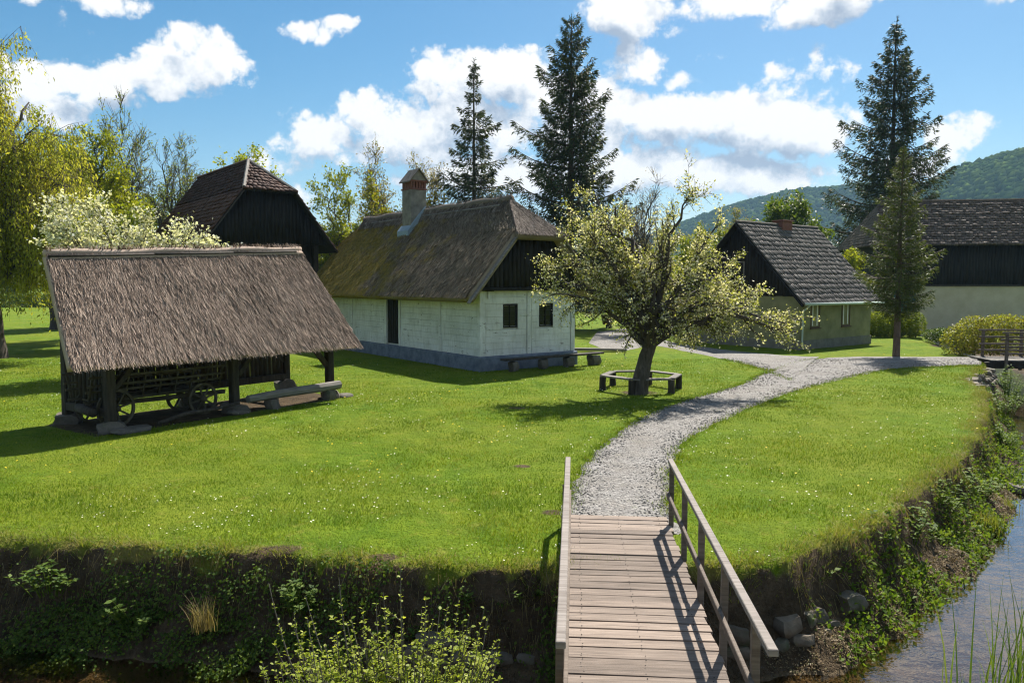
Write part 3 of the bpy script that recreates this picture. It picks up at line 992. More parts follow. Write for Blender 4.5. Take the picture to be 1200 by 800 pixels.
def board_wall(parent, pts_fn, a, b, w, mat, seed, thick=0.03, name='boards', gap=0.012):
    """vertical boards along local a->b; pts_fn(t, side) gives (z0, z1) at fraction t"""
    rng = np.random.default_rng(seed)
    a, b = np.array(a, float), np.array(b, float)
    L = np.linalg.norm(b - a); d = (b - a) / L
    nrm = np.array([d[1], -d[0], 0])
    k = int(L / w)
    Vs = []
    for i in range(k):
        s0, s1 = i * L / k + gap / 2, (i + 1) * L / k - gap / 2
        za0, za1 = pts_fn(s0 / L); zb0, zb1 = pts_fn(s1 / L)
        o = rng.uniform(0, 0.018)
        j = rng.uniform(-0.02, 0.02)
        if za1 - za0 < 0.03 and zb1 - zb0 < 0.03: continue
        Vb = []
        for t in (o, o + thick):
            for (s, z0, z1) in ((s0, za0, za1), (s1, zb0, zb1)):
                Vb.append([*(a + d * s + nrm * t)[:2], z0 + j]); Vb.append([*(a + d * s + nrm * t)[:2], z1])
        Vs.append(Vb)
    V = np.array(Vs)
    n = len(V)
    f = np.array([(0, 1, 3, 2), (4, 6, 7, 5), (0, 4, 5, 1), (2, 3, 7, 6), (0, 2, 6, 4), (1, 5, 7, 3)])
    return obj_np(name, V.reshape(-1, 3), (f[None] + np.arange(n)[:, None, None] * 8).reshape(-1, 4), mat, parent, kind='stuff')


def make_stones(n, seed):
    out = []
    for s in range(n):
        rng = np.random.default_rng(seed + s)
        V, F = [], []
        k = 4
        for ax in range(3):
            for sg in (-1, 1):
                b = len(V)
                for i in range(k + 1):
                    for j in range(k + 1):
                        p = [0, 0, 0]; p[ax] = sg; p[(ax + 1) % 3] = -1 + 2 * i / k; p[(ax + 2) % 3] = -1 + 2 * j / k
                        V.append(p)
                for i in range(k):
                    for j in range(k):
                        f = [b + i * (k + 1) + j, b + (i + 1) * (k + 1) + j, b + (i + 1) * (k + 1) + j + 1, b + i * (k + 1) + j + 1]
                        F.append(f if sg > 0 else f[::-1])
        V = np.array(V, float)
        r = np.linalg.norm(V, axis=1)[:, None]
        V = V / r ** 0.42
        ph = rng.uniform(0, 6, 6)
        V += 0.10 * np.stack([np.sin(V[:, 1] * 2.3 + ph[0]) + np.sin(V[:, 2] * 3.7 + ph[1]), np.sin(V[:, 0] * 2.7 + ph[2]) + np.sin(V[:, 2] * 3.1 + ph[3]), np.sin(V[:, 0] * 3.3 + ph[4]) + np.sin(V[:, 1] * 2.9 + ph[5])], 1)
        out.append(mesh_np('stone', V * 0.5, np.array(F), M['stone'], True))
    return out


STONES = make_stones(6, 40)
WSTONES = []
for me in STONES:
    c = me.copy(); c.materials.clear(); c.materials.append(M['wall_stone']); WSTONES.append(c)
SRNG = random.Random(5)


def stone(name, loc, size, parent=None, meshes=None, rz=None):
    o = bpy.data.objects.new(name, SRNG.choice(meshes or STONES))
    o.location = loc; o.scale = size
    o.rotation_euler = (SRNG.uniform(-.12, .12), SRNG.uniform(-.12, .12), SRNG.uniform(0, 6.28) if rz is None else rz)
    return link(o, parent)


def window(parent, o, du, w, h, name='window', cols=2, rows=3, frame=None, depth=0.08, fw=0.06, glass=None, sill=False):
    """window in a wall: o lower corner, du unit vector along the wall, outward normal on its right"""
    o = np.array(o, float); du = np.array(du, float)
    nn = np.array([du[1], -du[0], 0.0]); up = np.array([0, 0, 1.0])
    frame = frame or M['dark_wood']
    def P(s, z, d): return o + du * s + up * z + nn * d
    mb = MB()
    for (s0, z0, s1, z1) in ((0, 0, w, fw), (0, h - fw, w, h), (0, fw, fw, h - fw), (w - fw, fw, w, h - fw)):
        V = [P(s, z, d) for d in (-depth, 0.02) for z in (z0, z1) for s in (s0, s1)]
        mb.add(V, [(0, 2, 3, 1), (4, 5, 7, 6), (0, 1, 5, 4), (2, 6, 7, 3), (0, 4, 6, 2), (1, 3, 7, 5)])
    win = mb.build(name, frame, parent)
    iw, ih = w - 2 * fw, h - 2 * fw
    bw = 0.03
    mb = MB()
    for i in range(1, cols):
        s = fw + iw * i / cols
        mb.bar(P(s, fw, -0.03), P(s, h - fw, -0.03), bw, bw, up=nn)
    for j in range(1, rows):
        z = fw + ih * j / rows
        mb.bar(P(fw, z, -0.032), P(w - fw, z, -0.032), bw, bw, up=nn)
    if cols > 1 or rows > 1: mb.build('glazing_bar', frame, win)
    for i in range(cols):
        for j in range(rows):
            s0, s1 = fw + iw * i / cols + bw / 2, fw + iw * (i + 1) / cols - bw / 2
            z0, z1 = fw + ih * j / rows + bw / 2, fw + ih * (j + 1) / rows - bw / 2
            MB().add([P(s0, z0, -0.045), P(s1, z0, -0.045), P(s1, z1, -0.045), P(s0, z1, -0.045)], [(0, 1, 2, 3)]).build('pane', glass or M['glass'], win)
    if sill:
        V = [P(s, z, d) for d in (-0.02, 0.09) for z in (-0.05, 0) for s in (-0.04, w + 0.04)]
        MB().add(V, [(0, 2, 3, 1), (4, 5, 7, 6), (0, 1, 5, 4), (2, 6, 7, 3), (0, 4, 6, 2), (1, 3, 7, 5)]).build('sill', frame, win)
    return win


# ---------------------------------------------------------------- footbridge
def footbridge():
    rng = random.Random(3)
    t = thing('footbridge', 'weathered plank footbridge with two wooden handrails crossing the stream', 'bridge', (0.79, 10.82, 0), -math.atan2(0.35, 4.35))
    variants = []
    for k in range(5):
        V, F = box_vf((-0.73, -0.5, -0.0225), (0.73, 0.5, 0.0225), 0.004)
        V = V.copy()
        # chamfer is along the width in unit scale; wane and slight cup
        V[:, 1] = np.where(np.abs(V[:, 1]) > 0.49, V[:, 1], np.sign(V[:, 1]) * 0.475)
        V[:, 0] += (V[:, 1] > 0) * rng.uniform(-0.012, 0.012)
        V[:, 2] += rng.uniform(-0.004, 0.004) * V[:, 0]
        variants.append(MB().add(V, F).mesh('plank', M['plank']))
    y = 0.0
    while y > -8.8:
        w = rng.choice((0.135, 0.15, 0.165, 0.18, 0.20))
        o = bpy.data.objects.new('plank', rng.choice(variants))
        o.scale = (0.945 + rng.uniform(-0.012, 0.018), w - rng.uniform(0.010, 0.030), rng.uniform(0.9, 1.15))
        o.location = (0.69 + rng.uniform(-0.014, 0.014), y - w / 2, 0.022 + rng.uniform(-0.005, 0.006))
        o.rotation_euler = (rng.uniform(-0.02, 0.02), rng.uniform(-0.003, 0.003), rng.uniform(-0.006, 0.006))
        link(o, t)
        nails = MB()
        for nx_ in (0.16, 0.70, 1.24):
            for ny_ in (-0.3, 0.3):
                q = (nx_ + rng.uniform(-.015, .015), y - w / 2 + ny_ * w + rng.uniform(-.01, .01), 0.049)
                nails.tube([q, (q[0], q[1], q[2] + 0.003)], 0.0055, 6)
        nails.build('nail_heads', M['dark_wood'], t, kind='stuff')
        y -= w
    for x in (0.16, 0.70, 1.24):
        MB().tube([(x, 0.35, -0.14), (x, -4.0, -0.125), (x, -8.9, -0.14)], 0.11, 10).build('beam', M['post_wood'], t, True)
    ys = (-0.33, -1.58, -2.82, -4.05, -5.25)
    for x, sg in ((-0.02, -1), (1.40, 1)):
        for yy in ys:
            MB().bar((x, yy, -0.28), (x + rng.uniform(-.006, .006), yy, 0.885), 0.062, 0.062, up=(0, 1, 0), c=0.006).build('post', M['rail'], t)
        MB().bar((x - 0.02 * sg, -0.28, 0.912), (x - 0.02 * sg, -5.82, 0.905), 0.068, 0.05, c=0.006).build('handrail', M['rail_top'], t)
        MB().bar((x - 0.05 * sg, -0.30, 0.45), (x - 0.05 * sg, -5.5, 0.44), 0.035, 0.075, c=0.006).build('middle_rail', M['rail'], t)
    for x in (0.1, 0.8):
        stone('abutment_stone', (x + 0.1, 0.12, -0.14), (0.75, 0.35, 0.24), t, WSTONES, 0.05)


footbridge()


# ---------------------------------------------------------------- thatched cart shed
def cart_shed():
    t = thing('cart_shed', 'open timber cart shed under a steep straw thatched roof', 'shed', (*SHED_O, 0), SHED_A)
    lo = local(t)
    e0, e1 = lo((-9.05, 15.95, 1.60)), lo((-4.40, 22.52, 1.56))
    r0, r1 = lo((-10.36, 17.45, 3.99)), lo((-6.28, 23.18, 4.33))
    b0 = tuple(2 * np.array(r0) - np.array(e0)); b1 = tuple(2 * np.array(r1) - np.array(e1))
    b0 = tuple(np.array(r0) * 0.48 + np.array((b0[0], b0[1], 1.6)) * 0.52 + (0.35, 0, 0)); b1 = tuple(np.array(r1) * 0.45 + np.array((b1[0], b1[1], 1.56)) * 0.55)
    thatch_slope(t, (e0, e1, r1, r0), 0.22, 36000, 0.34, 0.010, M['thatch_shed'], 11, nu=60, nv=24, wob=0.06, name='front_thatch', lift=0.035)
    thatch_slope(t, (b1, b0, r0, r1), 0.22, 3500, 0.3, 0.03, M['thatch_shed'], 12, nu=30, nv=12, name='back_thatch')
    r0, r1 = np.array(r0), np.array(r1)
    # rolled straw ridge and the poles that hold it
    n = 24
    rp = np.array([r0 + (r1 - r0) * s + np.array([0, 0, -0.03 + 0.02 * math.sin(s * 19)]) for s in np.linspace(-0.005, 1.005, n)])
    ridge = MB().tube(rp, 0.085, 8).build('ridge_roll', M['thatch_shed'], t, True)
    dn = (np.array(e0) - r0); dn /= np.linalg.norm(dn)
    nr = np.cross(np.array(e1) - np.array(e0), r0 - np.array(e0)); nr /= np.linalg.norm(nr)
    off = dn * 0.17 + nr * 0.06
    for a, b in ((0.0, 0.36), (0.34, 0.68), (0.66, 0.97)):
        MB().tube([r0 + (r1 - r0) * a + off, r0 + (r1 - r0) * (a + b) / 2 + off * 1.05, r0 + (r1 - r0) * b + off], 0.030, 6).build('ridge_pole', M['post_wood'], t, True)
    rng = random.Random(8)
    D = 1.95
    for x in (0.0, 3.18, 6.36):
        for y in (0.0, D):
            stone('footing_stone', (x, y, 0.06), (0.62, 0.5, 0.36) if (x, y) != (6.36, D) else (0.6, 0.55, 0.75), t)
            MB().bar((x, y, 0.18), (x + rng.uniform(-.03, .03), y, 2.02), 0.21, 0.21, up=(0, 1, 0), c=0.025).build('post', M['post_wood'], t)
            sx = 1 if x < 6 else -1
            if x != 3.18 or y == 0:
                MB().bar((x + 0.1 * sx, y + 0.002, 0.95), (x + 0.95 * sx, y + 0.002, 1.9), 0.13, 0.13, up=(0, 1, 0), c=0.015).build('brace', M['post_wood'], t)
    for y in (0.0, D):
        MB().bar((-0.5 if y == 0 else 0.05, y, 2.1), (6.8 if y == 0 else 6.3, y, 2.1), 0.18, 0.18, c=0.02).build('wall_plate', M['post_wood'], t)
    for x in (0.0, 3.18, 6.36):
        MB().bar((x, -0.02, 2.24), (x, D + 0.02, 2.24), 0.16, 0.16, c=0.02).build('tie_beam', M['post_wood'], t)
    MB().bar((0.0, D, 0.5), (6.36, D, 0.5), 0.22, 0.2, c=0.02).build('sill_beam', M['post_wood'], t)
    MB().bar((0, 0.0, 0.42), (0, D, 0.42), 0.18, 0.2, c=0.02).build('sill_beam', M['post_wood'], t)
    board_wall(t, lambda s: (0.55, 2.02), (0.1, D + 0.02, 0), (6.3, D + 0.02, 0), 0.15, M['post_wood'], 5, name='back_boards', gap=0.02)
    board_wall(t, lambda s: (0.5, 2.05), (0.0, D - 0.1, 0), (0.0, 0.1, 0), 0.16, M['post_wood'], 6, name='end_boards', gap=0.03)


cart_shed()


def wheel(parent, loc, r, name='wheel'):
    k = 28
    ang = np.arange(k + 1) / k * 2 * math.pi
    rim = MB()
    pts = []
    V, F = [], []
    for a in ang[:-1]:
        for (rr, yy) in ((r, -0.03), (r, 0.03), (r - 0.06, 0.03), (r - 0.06, -0.03)):
            V.append((math.cos(a) * rr, yy, math.sin(a) * rr))
    for i in range(k):
        for j in range(4):
            a0, a1 = i * 4 + j, i * 4 + (j + 1) % 4
            b0, b1 = ((i + 1) % k) * 4 + j, ((i + 1) % k) * 4 + (j + 1) % 4
            F.append((a0, a1, b1, b0))
    w = rim.add(V, F).build(name, M['cart_wood'], parent)
    w.location = loc
    MB().tube([(0, -0.13, 0), (0, -0.06, 0), (0, 0.08, 0)], [0.05, 0.085, 0.07], 10).build('hub', M['cart_wood'], w)
    for i in range(8):
        a = (i + 0.3) / 8 * 2 * math.pi
        MB().bar((math.cos(a) * 0.07, 0, math.sin(a) * 0.07), (math.cos(a) * (r - 0.05), 0, math.sin(a) * (r - 0.05)), 0.04, 0.035, up=(0, 1, 0)).build('spoke', M['cart_wood'], w)
    return w


def hay_cart():
    base = np.array(SHED_O)
    t = thing('hay_cart', 'old wooden hay cart with spoked wheels and ladder sides inside the shed', 'cart',
              (SHED_O[0] + 0.15 * math.cos(SHED_A) - 0.75 * math.sin(SHED_A), SHED_O[1] + 0.15 * math.sin(SHED_A) + 0.75 * math.cos(SHED_A), 0.0), SHED_A)
    for x, r in ((0.15, 0.44), (2.35, 0.40)):
        for y in (-0.42, 0.55):
            wheel(t, (x, y, r + 0.02), r)
        MB().bar((x, -0.52, r + 0.02), (x, 0.65, r + 0.02), 0.09, 0.1, c=0.01).build('axle', M['cart_wood'], t)
    MB().bar((-0.3, 0.06, 0.52), (3.3, 0.06, 0.46), 0.1, 0.1, c=0.01).build('shaft', M['cart_wood'], t)
    mb = MB()
    for i in range(4):
        y = -0.24 + i * 0.2
        mb.bar((-0.2, y, 0.64), (2.75, y, 0.64), 0.17, 0.035)
    mb.build('floor_boards', M['cart_wood'], t)
    for y0, y1 in ((-0.30, -0.55), (0.42, 0.68)):
        l = MB()
        for z, yy in ((0.66, y0), (0.88, (y0 * 2 + y1) / 3), (1.02, (y0 + y1 * 2) / 3), (1.22, y1)):
            l.bar((-0.5, yy, z), (2.95, yy, z), 0.05, 0.05)
        for k in range(9):
            x = -0.4 + k * 0.41
            l.bar((x, y0, 0.62), (x, y1, 1.28), 0.035, 0.045, up=(1, 0, 0))
        l.build('ladder_side', M['cart_wood'], t)


hay_cart()


def shed_bits():
    c, s = math.cos(SHED_A), math.sin(SHED_A)
    W = lambda x, y, z=0: (SHED_O[0] + x * c - y * s, SHED_O[1] + x * s + y * c, z)
    t = thing('plank_bench', 'long split log bench on stone blocks at the open front of the shed', 'bench', W(3.4, -0.25), SHED_A)
    MB().add(*tube_vf([(0, 0, 0.34), (1.0, 0.03, 0.37), (2.1, 0.0, 0.38), (3.05, -0.05, 0.40)], [0.10, 0.115, 0.12, 0.125], 8)).build('seat', M['grey_wood'], t)
    stone('support_stone', (0.75, 0, 0.1), (0.34, 0.30, 0.36), t, rz=0.1)
    stone('support_stone', (2.7, 0, 0.12), (0.36, 0.32, 0.40), t, rz=0.2)
    p = [W(0.9, -0.35, 0.10), W(1.6, -0.32, 0.22), W(2.3, -0.38, 0.24), W(3.1, -0.3, 0.3)]
    o = MB().tube(np.array(p), [0.05, 0.055, 0.05, 0.04], 7).build('wooden_pole', M['post_wood'], None, True)
    tag(o, 'crooked grey pole lying in front of the cart wheels', 'pole')
    o = MB().tube(np.array([W(-0.3, 0.15, 0.45), W(-0.25, 0.9, 0.5)]), [0.10, 0.11], 9).build('log', M['post_wood'], None, True)
    tag(o, 'short pale log end resting by the dark end wall of the shed', 'log')
    for (x, y, sz, lab) in ((0.3, -0.30, (0.9, 0.5, 0.16), 'broad flat stone before the near corner post of the shed'),
                            (3.1, -0.25, (0.6, 0.35, 0.14), 'flat stone at the foot of the middle shed post'),
                            (6.75, -0.2, (0.5, 0.35, 0.14), 'small flat stone beside the outer shed post and bench end')):
        o = stone('flat_stone', W(x, y, 0.03), sz, None, rz=SHED_A)
        tag(o, lab, 'stone')


shed_bits()


# ---------------------------------------------------------------- white thatched house
def white_house():
    ang = math.atan2(0.588, 0.809)
    t = thing('thatched_house', 'whitewashed log house with mossy thatched roof and tall chimney', 'house', (-1.19, 29.2, 0), ang)
    Wd, L, Z0, Z1 = 4.6, 15.0, 0.55, 3.02
    MB().box((-0.13, -0.13, -0.4), (Wd + 0.13, L + 0.13, Z0), 0.04).build('plinth', M['blue_plinth'], t)
    wall = MB().box((0.09, 0.09, Z0 - 0.02), (Wd - 0.09, L - 0.09, Z1)).build('wall', M['whitewash'], t)
    rng = random.Random(12)
    rows = 10
    rh = (Z1 - Z0) / rows
    def logs(a, b, horiz, holes):
        """logs of one wall face between a and b (along local y if horiz == 'y')"""
        for r in range(rows):
            z0, z1 = Z0 + r * rh, Z0 + (r + 1) * rh
            segs = [(a, b)]
            for (h0, h1, hz0, hz1) in holes:
                if z1 > hz0 + 0.05 and z0 < hz1 - 0.05:
                    ns = []
                    for (s0, s1) in segs:
                        if h1 <= s0 or h0 >= s1: ns.append((s0, s1)); continue
                        if h0 - s0 > 0.08: ns.append((s0, h0))
                        if s1 - h1 > 0.08: ns.append((h1, s1))
                    segs = ns
            for (s0, s1) in segs:
                o = rng.uniform(-0.006, 0.007)
                if horiz == 'y':
                    m = MB().box((o, s0 + 0.002, z0 + 0.002), (0.12, s1 - 0.002, z1 - 0.002), 0.006)
                else:
                    m = MB().box((s0 + 0.002, o, z0 + 0.002), (s1 - 0.002, 0.12, z1 - 0.002), 0.006)
                m.build('log', M['whitewash'], wall)
    door = (6.55, 7.6, 0.55, 2.78)
    posts = [0.0, 2.95, 6.4, 7.75, 11.4, 14.98]
    for a, b in zip(posts[:-1], posts[1:]):
        logs(a + 0.11, b - 0.11, 'y', [door])
    for p in posts[1:-1]:
        MB().box((-0.025, p - 0.09, Z0), (0.12, p + 0.09, Z1), 0.012).build('wall_post', M['whitewash'], wall)
    MB().box((-0.035, -0.035, Z0), (0.2, 0.14, Z1), 0.015).build('corner_post', M['whitewash'], wall)
    wins = [(1.05, 1.75, 1.6, 2.5), (2.8, 3.5, 1.6, 2.5)]
    logs(0.22, 2.18, 'x', wins); logs(2.42, 4.4, 'x', wins)
    MB().box((2.2, -0.025, Z0), (2.4, 0.12, Z1), 0.012).build('wall_post', M['whitewash'], wall)
    MB().box((4.42, -0.035, Z0), (4.63, 0.14, Z1), 0.015).build('corner_post', M['whitewash'], wall)
    for (a, b, z0, z1) in wins:
        window(t, (a, 0.03, z0), (1, 0, 0), b - a, z1 - z0, cols=2, rows=4, fw=0.05)
    # door recess
    d = MB().box((0.03, door[0], 0.62), (0.085, door[1], door[3]), 0.01).build('door', M['dark_wood'], t)
    for k in range(5):
        y0 = door[0] + 0.06 + k * 0.19
        MB().box((0.0, y0, 0.66), (0.028, y0 + 0.175, door[3] - 0.05), 0.005).build('plank', M['dark_wood'], d)
    MB().box((-0.01, door[0] + 0.85, 1.6), (-0.002, door[0] + 0.9, 1.75)).build('handle', M['post_wood'], d)
    MB().box((0.32, -0.08, 2.72), (0.40, -0.037, 3.0), 0.005).build('white_bracket', M['white_paint'], t)
    # gable
    MB().box((-0.35, -0.30, 3.02), (Wd + 0.35, 0.02, 3.16), 0.02).build('gable_beam', M['dark_wood'], t)
    def gz(s):
        x = -0.55 + s * 5.7
        h = 2.80 + (min(x, 4.6 - x) + 0.95) * 1.17 - 0.22
        return (3.02, min(h, 5.4))
    board_wall(t, gz, (-0.55, -0.22, 0), (5.15, -0.22, 0), 0.2, M['dark_wood'], 3, name='gable_boards')
    MB().add([(-0.2, -0.03, 3.16), (4.8, -0.03, 3.16), (3.5, -0.03, 4.85), (1.1, -0.03, 4.85)], [(0, 1, 2, 3)]).build('gable_backing', M['dark_wood'], t)
    ms = lambda V: np.clip((V[:, 1] - 3.0) / 9.0, 0, 1) * np.clip(1.2 - (V[:, 2] - 2.9) / 6.0, 0, 1)
    z0, zm, zr = 2.80, 5.3, 6.6
    E0, E1 = (-0.95, -0.62, z0), (-0.95, L + 0.5, z0)
    m0, m1 = (1.2, -0.62, zm), (1.2, L + 0.5, zm)
    r0, r1 = (2.3, 1.25, zr), (2.3, L - 0.6, zr)
    thatch_slope(t, (E0, E1, m1, m0), 0.3, 26000, 0.22, 0.022, M['thatch_house'], 21, ms, 70, 16, 0.07, name='thatch')
    thatch_slope(t, (m0, m1, r1, r0), 0.3, 15000, 0.22, 0.022, M['thatch_house'], 22, ms, 70, 10, 0.07, fringe=False, name='thatch')
    X = lambda p: (4.6 - p[0], p[1], p[2])
    thatch_slope(t, (X(E1), X(E0), X(m0), X(m1)), 0.3, 2500, 0.34, 0.04, M['thatch_house'], 23, ms, 30, 8, 0.05, name='thatch')
    thatch_slope(t, (X(m1), X(m0), X(r0), X(r1)), 0.3, 1500, 0.34, 0.04, M['thatch_house'], 24, ms, 30, 6, 0.05, fringe=False, name='thatch')
    thatch_slope(t, ((1.08, -0.85, 5.14), (3.52, -0.85, 5.14), (2.34, 1.3, 6.65), (2.26, 1.3, 6.65)), 0.26, 4500, 0.24, 0.022, M['thatch_ridge'], 25, None, 16, 12, 0.05, name='hip_thatch')
    thatch_slope(t, ((3.4, L + 0.6, zm), (1.2, L + 0.6, zm), (2.28, L - 0.65, 6.65), (2.32, L - 0.65, 6.65)), 0.26, 800, 0.32, 0.04, M['thatch_house'], 26, ms, 10, 6, 0.05, name='hip_thatch')
    rp = np.array([(2.3, y, zr + 0.06 + 0.03 * math.sin(y * 2.3)) for y in np.linspace(1.2, L - 0.5, 30)])
    MB().tube(rp, 0.17, 8).build('ridge_roll', M['thatch_ridge'], t, True)
    rng2 = np.random.default_rng(4)
    for sx in (-1, 1):                         # straw laid over the ridge
        q = ((2.3 + sx * 0.36, 1.2, zr - 0.36), (2.3 + sx * 0.36, L - 0.5, zr - 0.36), (2.3, L - 0.5, zr + 0.2), (2.3, 1.2, zr + 0.2))
        thatch_slope(t, q if sx < 0 else (q[1], q[0], q[3], q[2]), 0.08, 2600, 0.3, 0.03, M['thatch_ridge'], 27 + sx, None, 40, 4, 0.04, name='ridge_thatch')
    for a, b in ((1.6, 5.2), (5.0, 8.4), (10.0, 14.2)):
        MB().tube([(2.02, a, zr - 0.17), (2.01, (a + b) / 2, zr - 0.18), (2.02, b, zr - 0.17)], 0.035, 6).build('ridge_pole', M['grey_wood'], t, True)
    for sx in (0, 1):                          # verge boards along the gable edge
        a, b = ((-0.98, -0.70, 2.58), (1.16, -0.70, 5.04)) if sx == 0 else ((5.58, -0.70, 2.58), (3.44, -0.70, 5.04))
        MB().bar(a, b, 0.05, 0.20, up=(0, -1, 0), c=0.01).build('verge_board', M['grey_wood'], t)
    # chimney
    cx, cy, w = 1.95, 8.5, 0.42
    ch = MB().box((cx - w, cy - w, 5.2), (cx + w, cy + w, 7.65), 0.015).build('chimney', M['chimney'], t)
    mb = MB()
    for k in range(6):
        for sx, sy in ((1, 0), (-1, 0), (0, 1), (0, -1)):
            o = -w + 0.06 + k * (2 * w - 0.12) / 5
            x, y = (cx + sx * (w - 0.06), cy + o) if sx else (cx + o, cy + sy * (w - 0.06))
            h0 = 7.72
            if (abs(o) > w - 0.1) and sy: continue
            mb.box((x - 0.05, y - 0.05, h0), (x + 0.05, y + 0.05, 8.02), 0.004)
    mb.build('brick_lattice', M['brick'], ch)
    for z0_, z1_ in ((7.65, 7.72), (8.02, 8.10)):
        MB().box((cx - w - 0.03, cy - w - 0.03, z0_), (cx + w + 0.03, cy + w + 0.03, z1_), 0.01).build('brick_course', M['brick'], ch)
    MB().add([(cx - 0.12, cy - 0.12, 7.6), (cx + 0.12, cy - 0.12, 7.6), (cx + 0.12, cy + 0.12, 7.6), (cx - 0.12, cy + 0.12, 7.6), (cx - 0.12, cy - 0.12, 8.08), (cx + 0.12, cy - 0.12, 8.08), (cx + 0.12, cy + 0.12, 8.08), (cx - 0.12, cy + 0.12, 8.08)],
             [(0, 1, 5, 4), (1, 2, 6, 5), (2, 3, 7, 6), (3, 0, 4, 7)]).build('flue', M['dark_wood'], ch)
    MB().add([(cx - w, cy - w, 8.10), (cx + w, cy - w, 8.10), (cx, cy - w, 8.58), (cx - w, cy + w, 8.10), (cx + w, cy + w, 8.10), (cx, cy + w, 8.58)],
             [(0, 1, 2), (5, 4, 3), (0, 3, 4, 1), (0, 2, 5, 3), (1, 4, 5, 2)]).build('chimney_gable', M['chimney'], ch)
    for sx in (-1, 1):
        MB().add([(cx + sx * (w + 0.1), cy - w - 0.1, 8.04), (cx + sx * (w + 0.1), cy + w + 0.1, 8.04), (cx, cy + w + 0.1, 8.65), (cx, cy - w - 0.1, 8.65),
                  (cx + sx * (w + 0.1), cy - w - 0.1, 7.98), (cx + sx * (w + 0.1), cy + w + 0.1, 7.98), (cx, cy + w + 0.1, 8.59), (cx, cy - w - 0.1, 8.59)],
                 [(0, 1, 2, 3), (7, 6, 5, 4), (0, 4, 5, 1), (1, 5, 6, 2), (2, 6, 7, 3), (3, 7, 4, 0)]).build('chimney_roof', M['shingle'], ch)
    sl = 1.17                                   # flashing follows the slope round the chimney foot
    zz = lambda x: z0 + (x + 0.95) * sl
    def slopebox(x0, x1, y0, y1, up):
        V = [(x, y, zz(x) + d) for d in (-0.05, up) for y in (y0, y1) for x in (x0, x1)]
        return MB().add(V, [(0, 2, 3, 1), (4, 5, 7, 6), (0, 1, 5, 4), (2, 6, 7, 3), (0, 4, 6, 2), (1, 3, 7, 5)])
    slopebox(cx - w - 0.22, cx - w + 0.01, cy - w - 0.12, cy + w + 0.12, 0.30).build('flashing', M['flashing'], ch)
    slopebox(cx - w + 0.012, cx + 0.30, cy - w - 0.13, cy - w + 0.005, 0.34).build('flashing', M['flashing'], ch)
    return t


white_house()


def house_bits():
    ang = math.atan2(0.588, 0.809)
    c, s = math.cos(ang), math.sin(ang)
    W = lambda x, y, z=0: (-1.19 + x * c - y * s, 29.2 + x * s + y * c, z)
    t = thing('wall_bench', 'long low plank bench on stones along the white gable wall', 'bench', W(0.5, -0.75), ang)
    MB().add(*bar_vf((0, 0, 0.46), (5.0, 0.05, 0.47), 0.34, 0.07, c=0.012)).build('seat', M['post_wood'], t)
    for x, sz in ((0.5, (0.35, 0.34, 0.40)), (1.9, (0.4, 0.34, 0.40)), (3.2, (0.45, 0.34, 0.42)), (4.55, (0.5, 0.4, 0.44))):
        stone('support_stone', (x, 0, 0.2), sz, t, rz=0.1)
    o = MB().box((-0.35, -0.25, 0), (0.35, 0.25, 0.42), 0.04).build('stone_block', M['white_paint'])
    o.location = W(5.15, 1.6); o.rotation_euler = (0, 0, ang)
    tag(o, 'pale square stone block behind the corner of the white house', 'stone block')
    o = MB().bar((-1.3, 0, 0.10), (1.3, 0, 0.12), 0.35, 0.12, c=0.02).build('timber_beam', M['grey_wood'])
    o.location = G(703, 412) ; o.rotation_euler = (0, 0, -0.25)
    tag(o, 'grey timber lying at the path edge behind the white house', 'timber')
    b = G(711, 384)
    t = thing('litter_bin', 'brown slatted litter bin on a short post in the far lawn', 'litter bin', b)
    MB().bar((0, 0, -0.1), (0, 0, 0.3), 0.12, 0.12, up=(0, 1, 0)).build('post', M['post_wood'], t)
    k = 12
    for i in range(k):
        a = i / k * 2 * math.pi
        MB().bar((math.cos(a) * 0.27, math.sin(a) * 0.27, 0.25), (math.cos(a) * 0.42, math.sin(a) * 0.42, 0.98), 0.15, 0.03, up=(math.cos(a), math.sin(a), 0)).build('slat', M['brown_paint'], t)
    MB().tube([(0, 0, 0.26), (0, 0, 0.9)], [0.25, 0.37], 12).build('liner', M['dark_wood'], t)


house_bits()


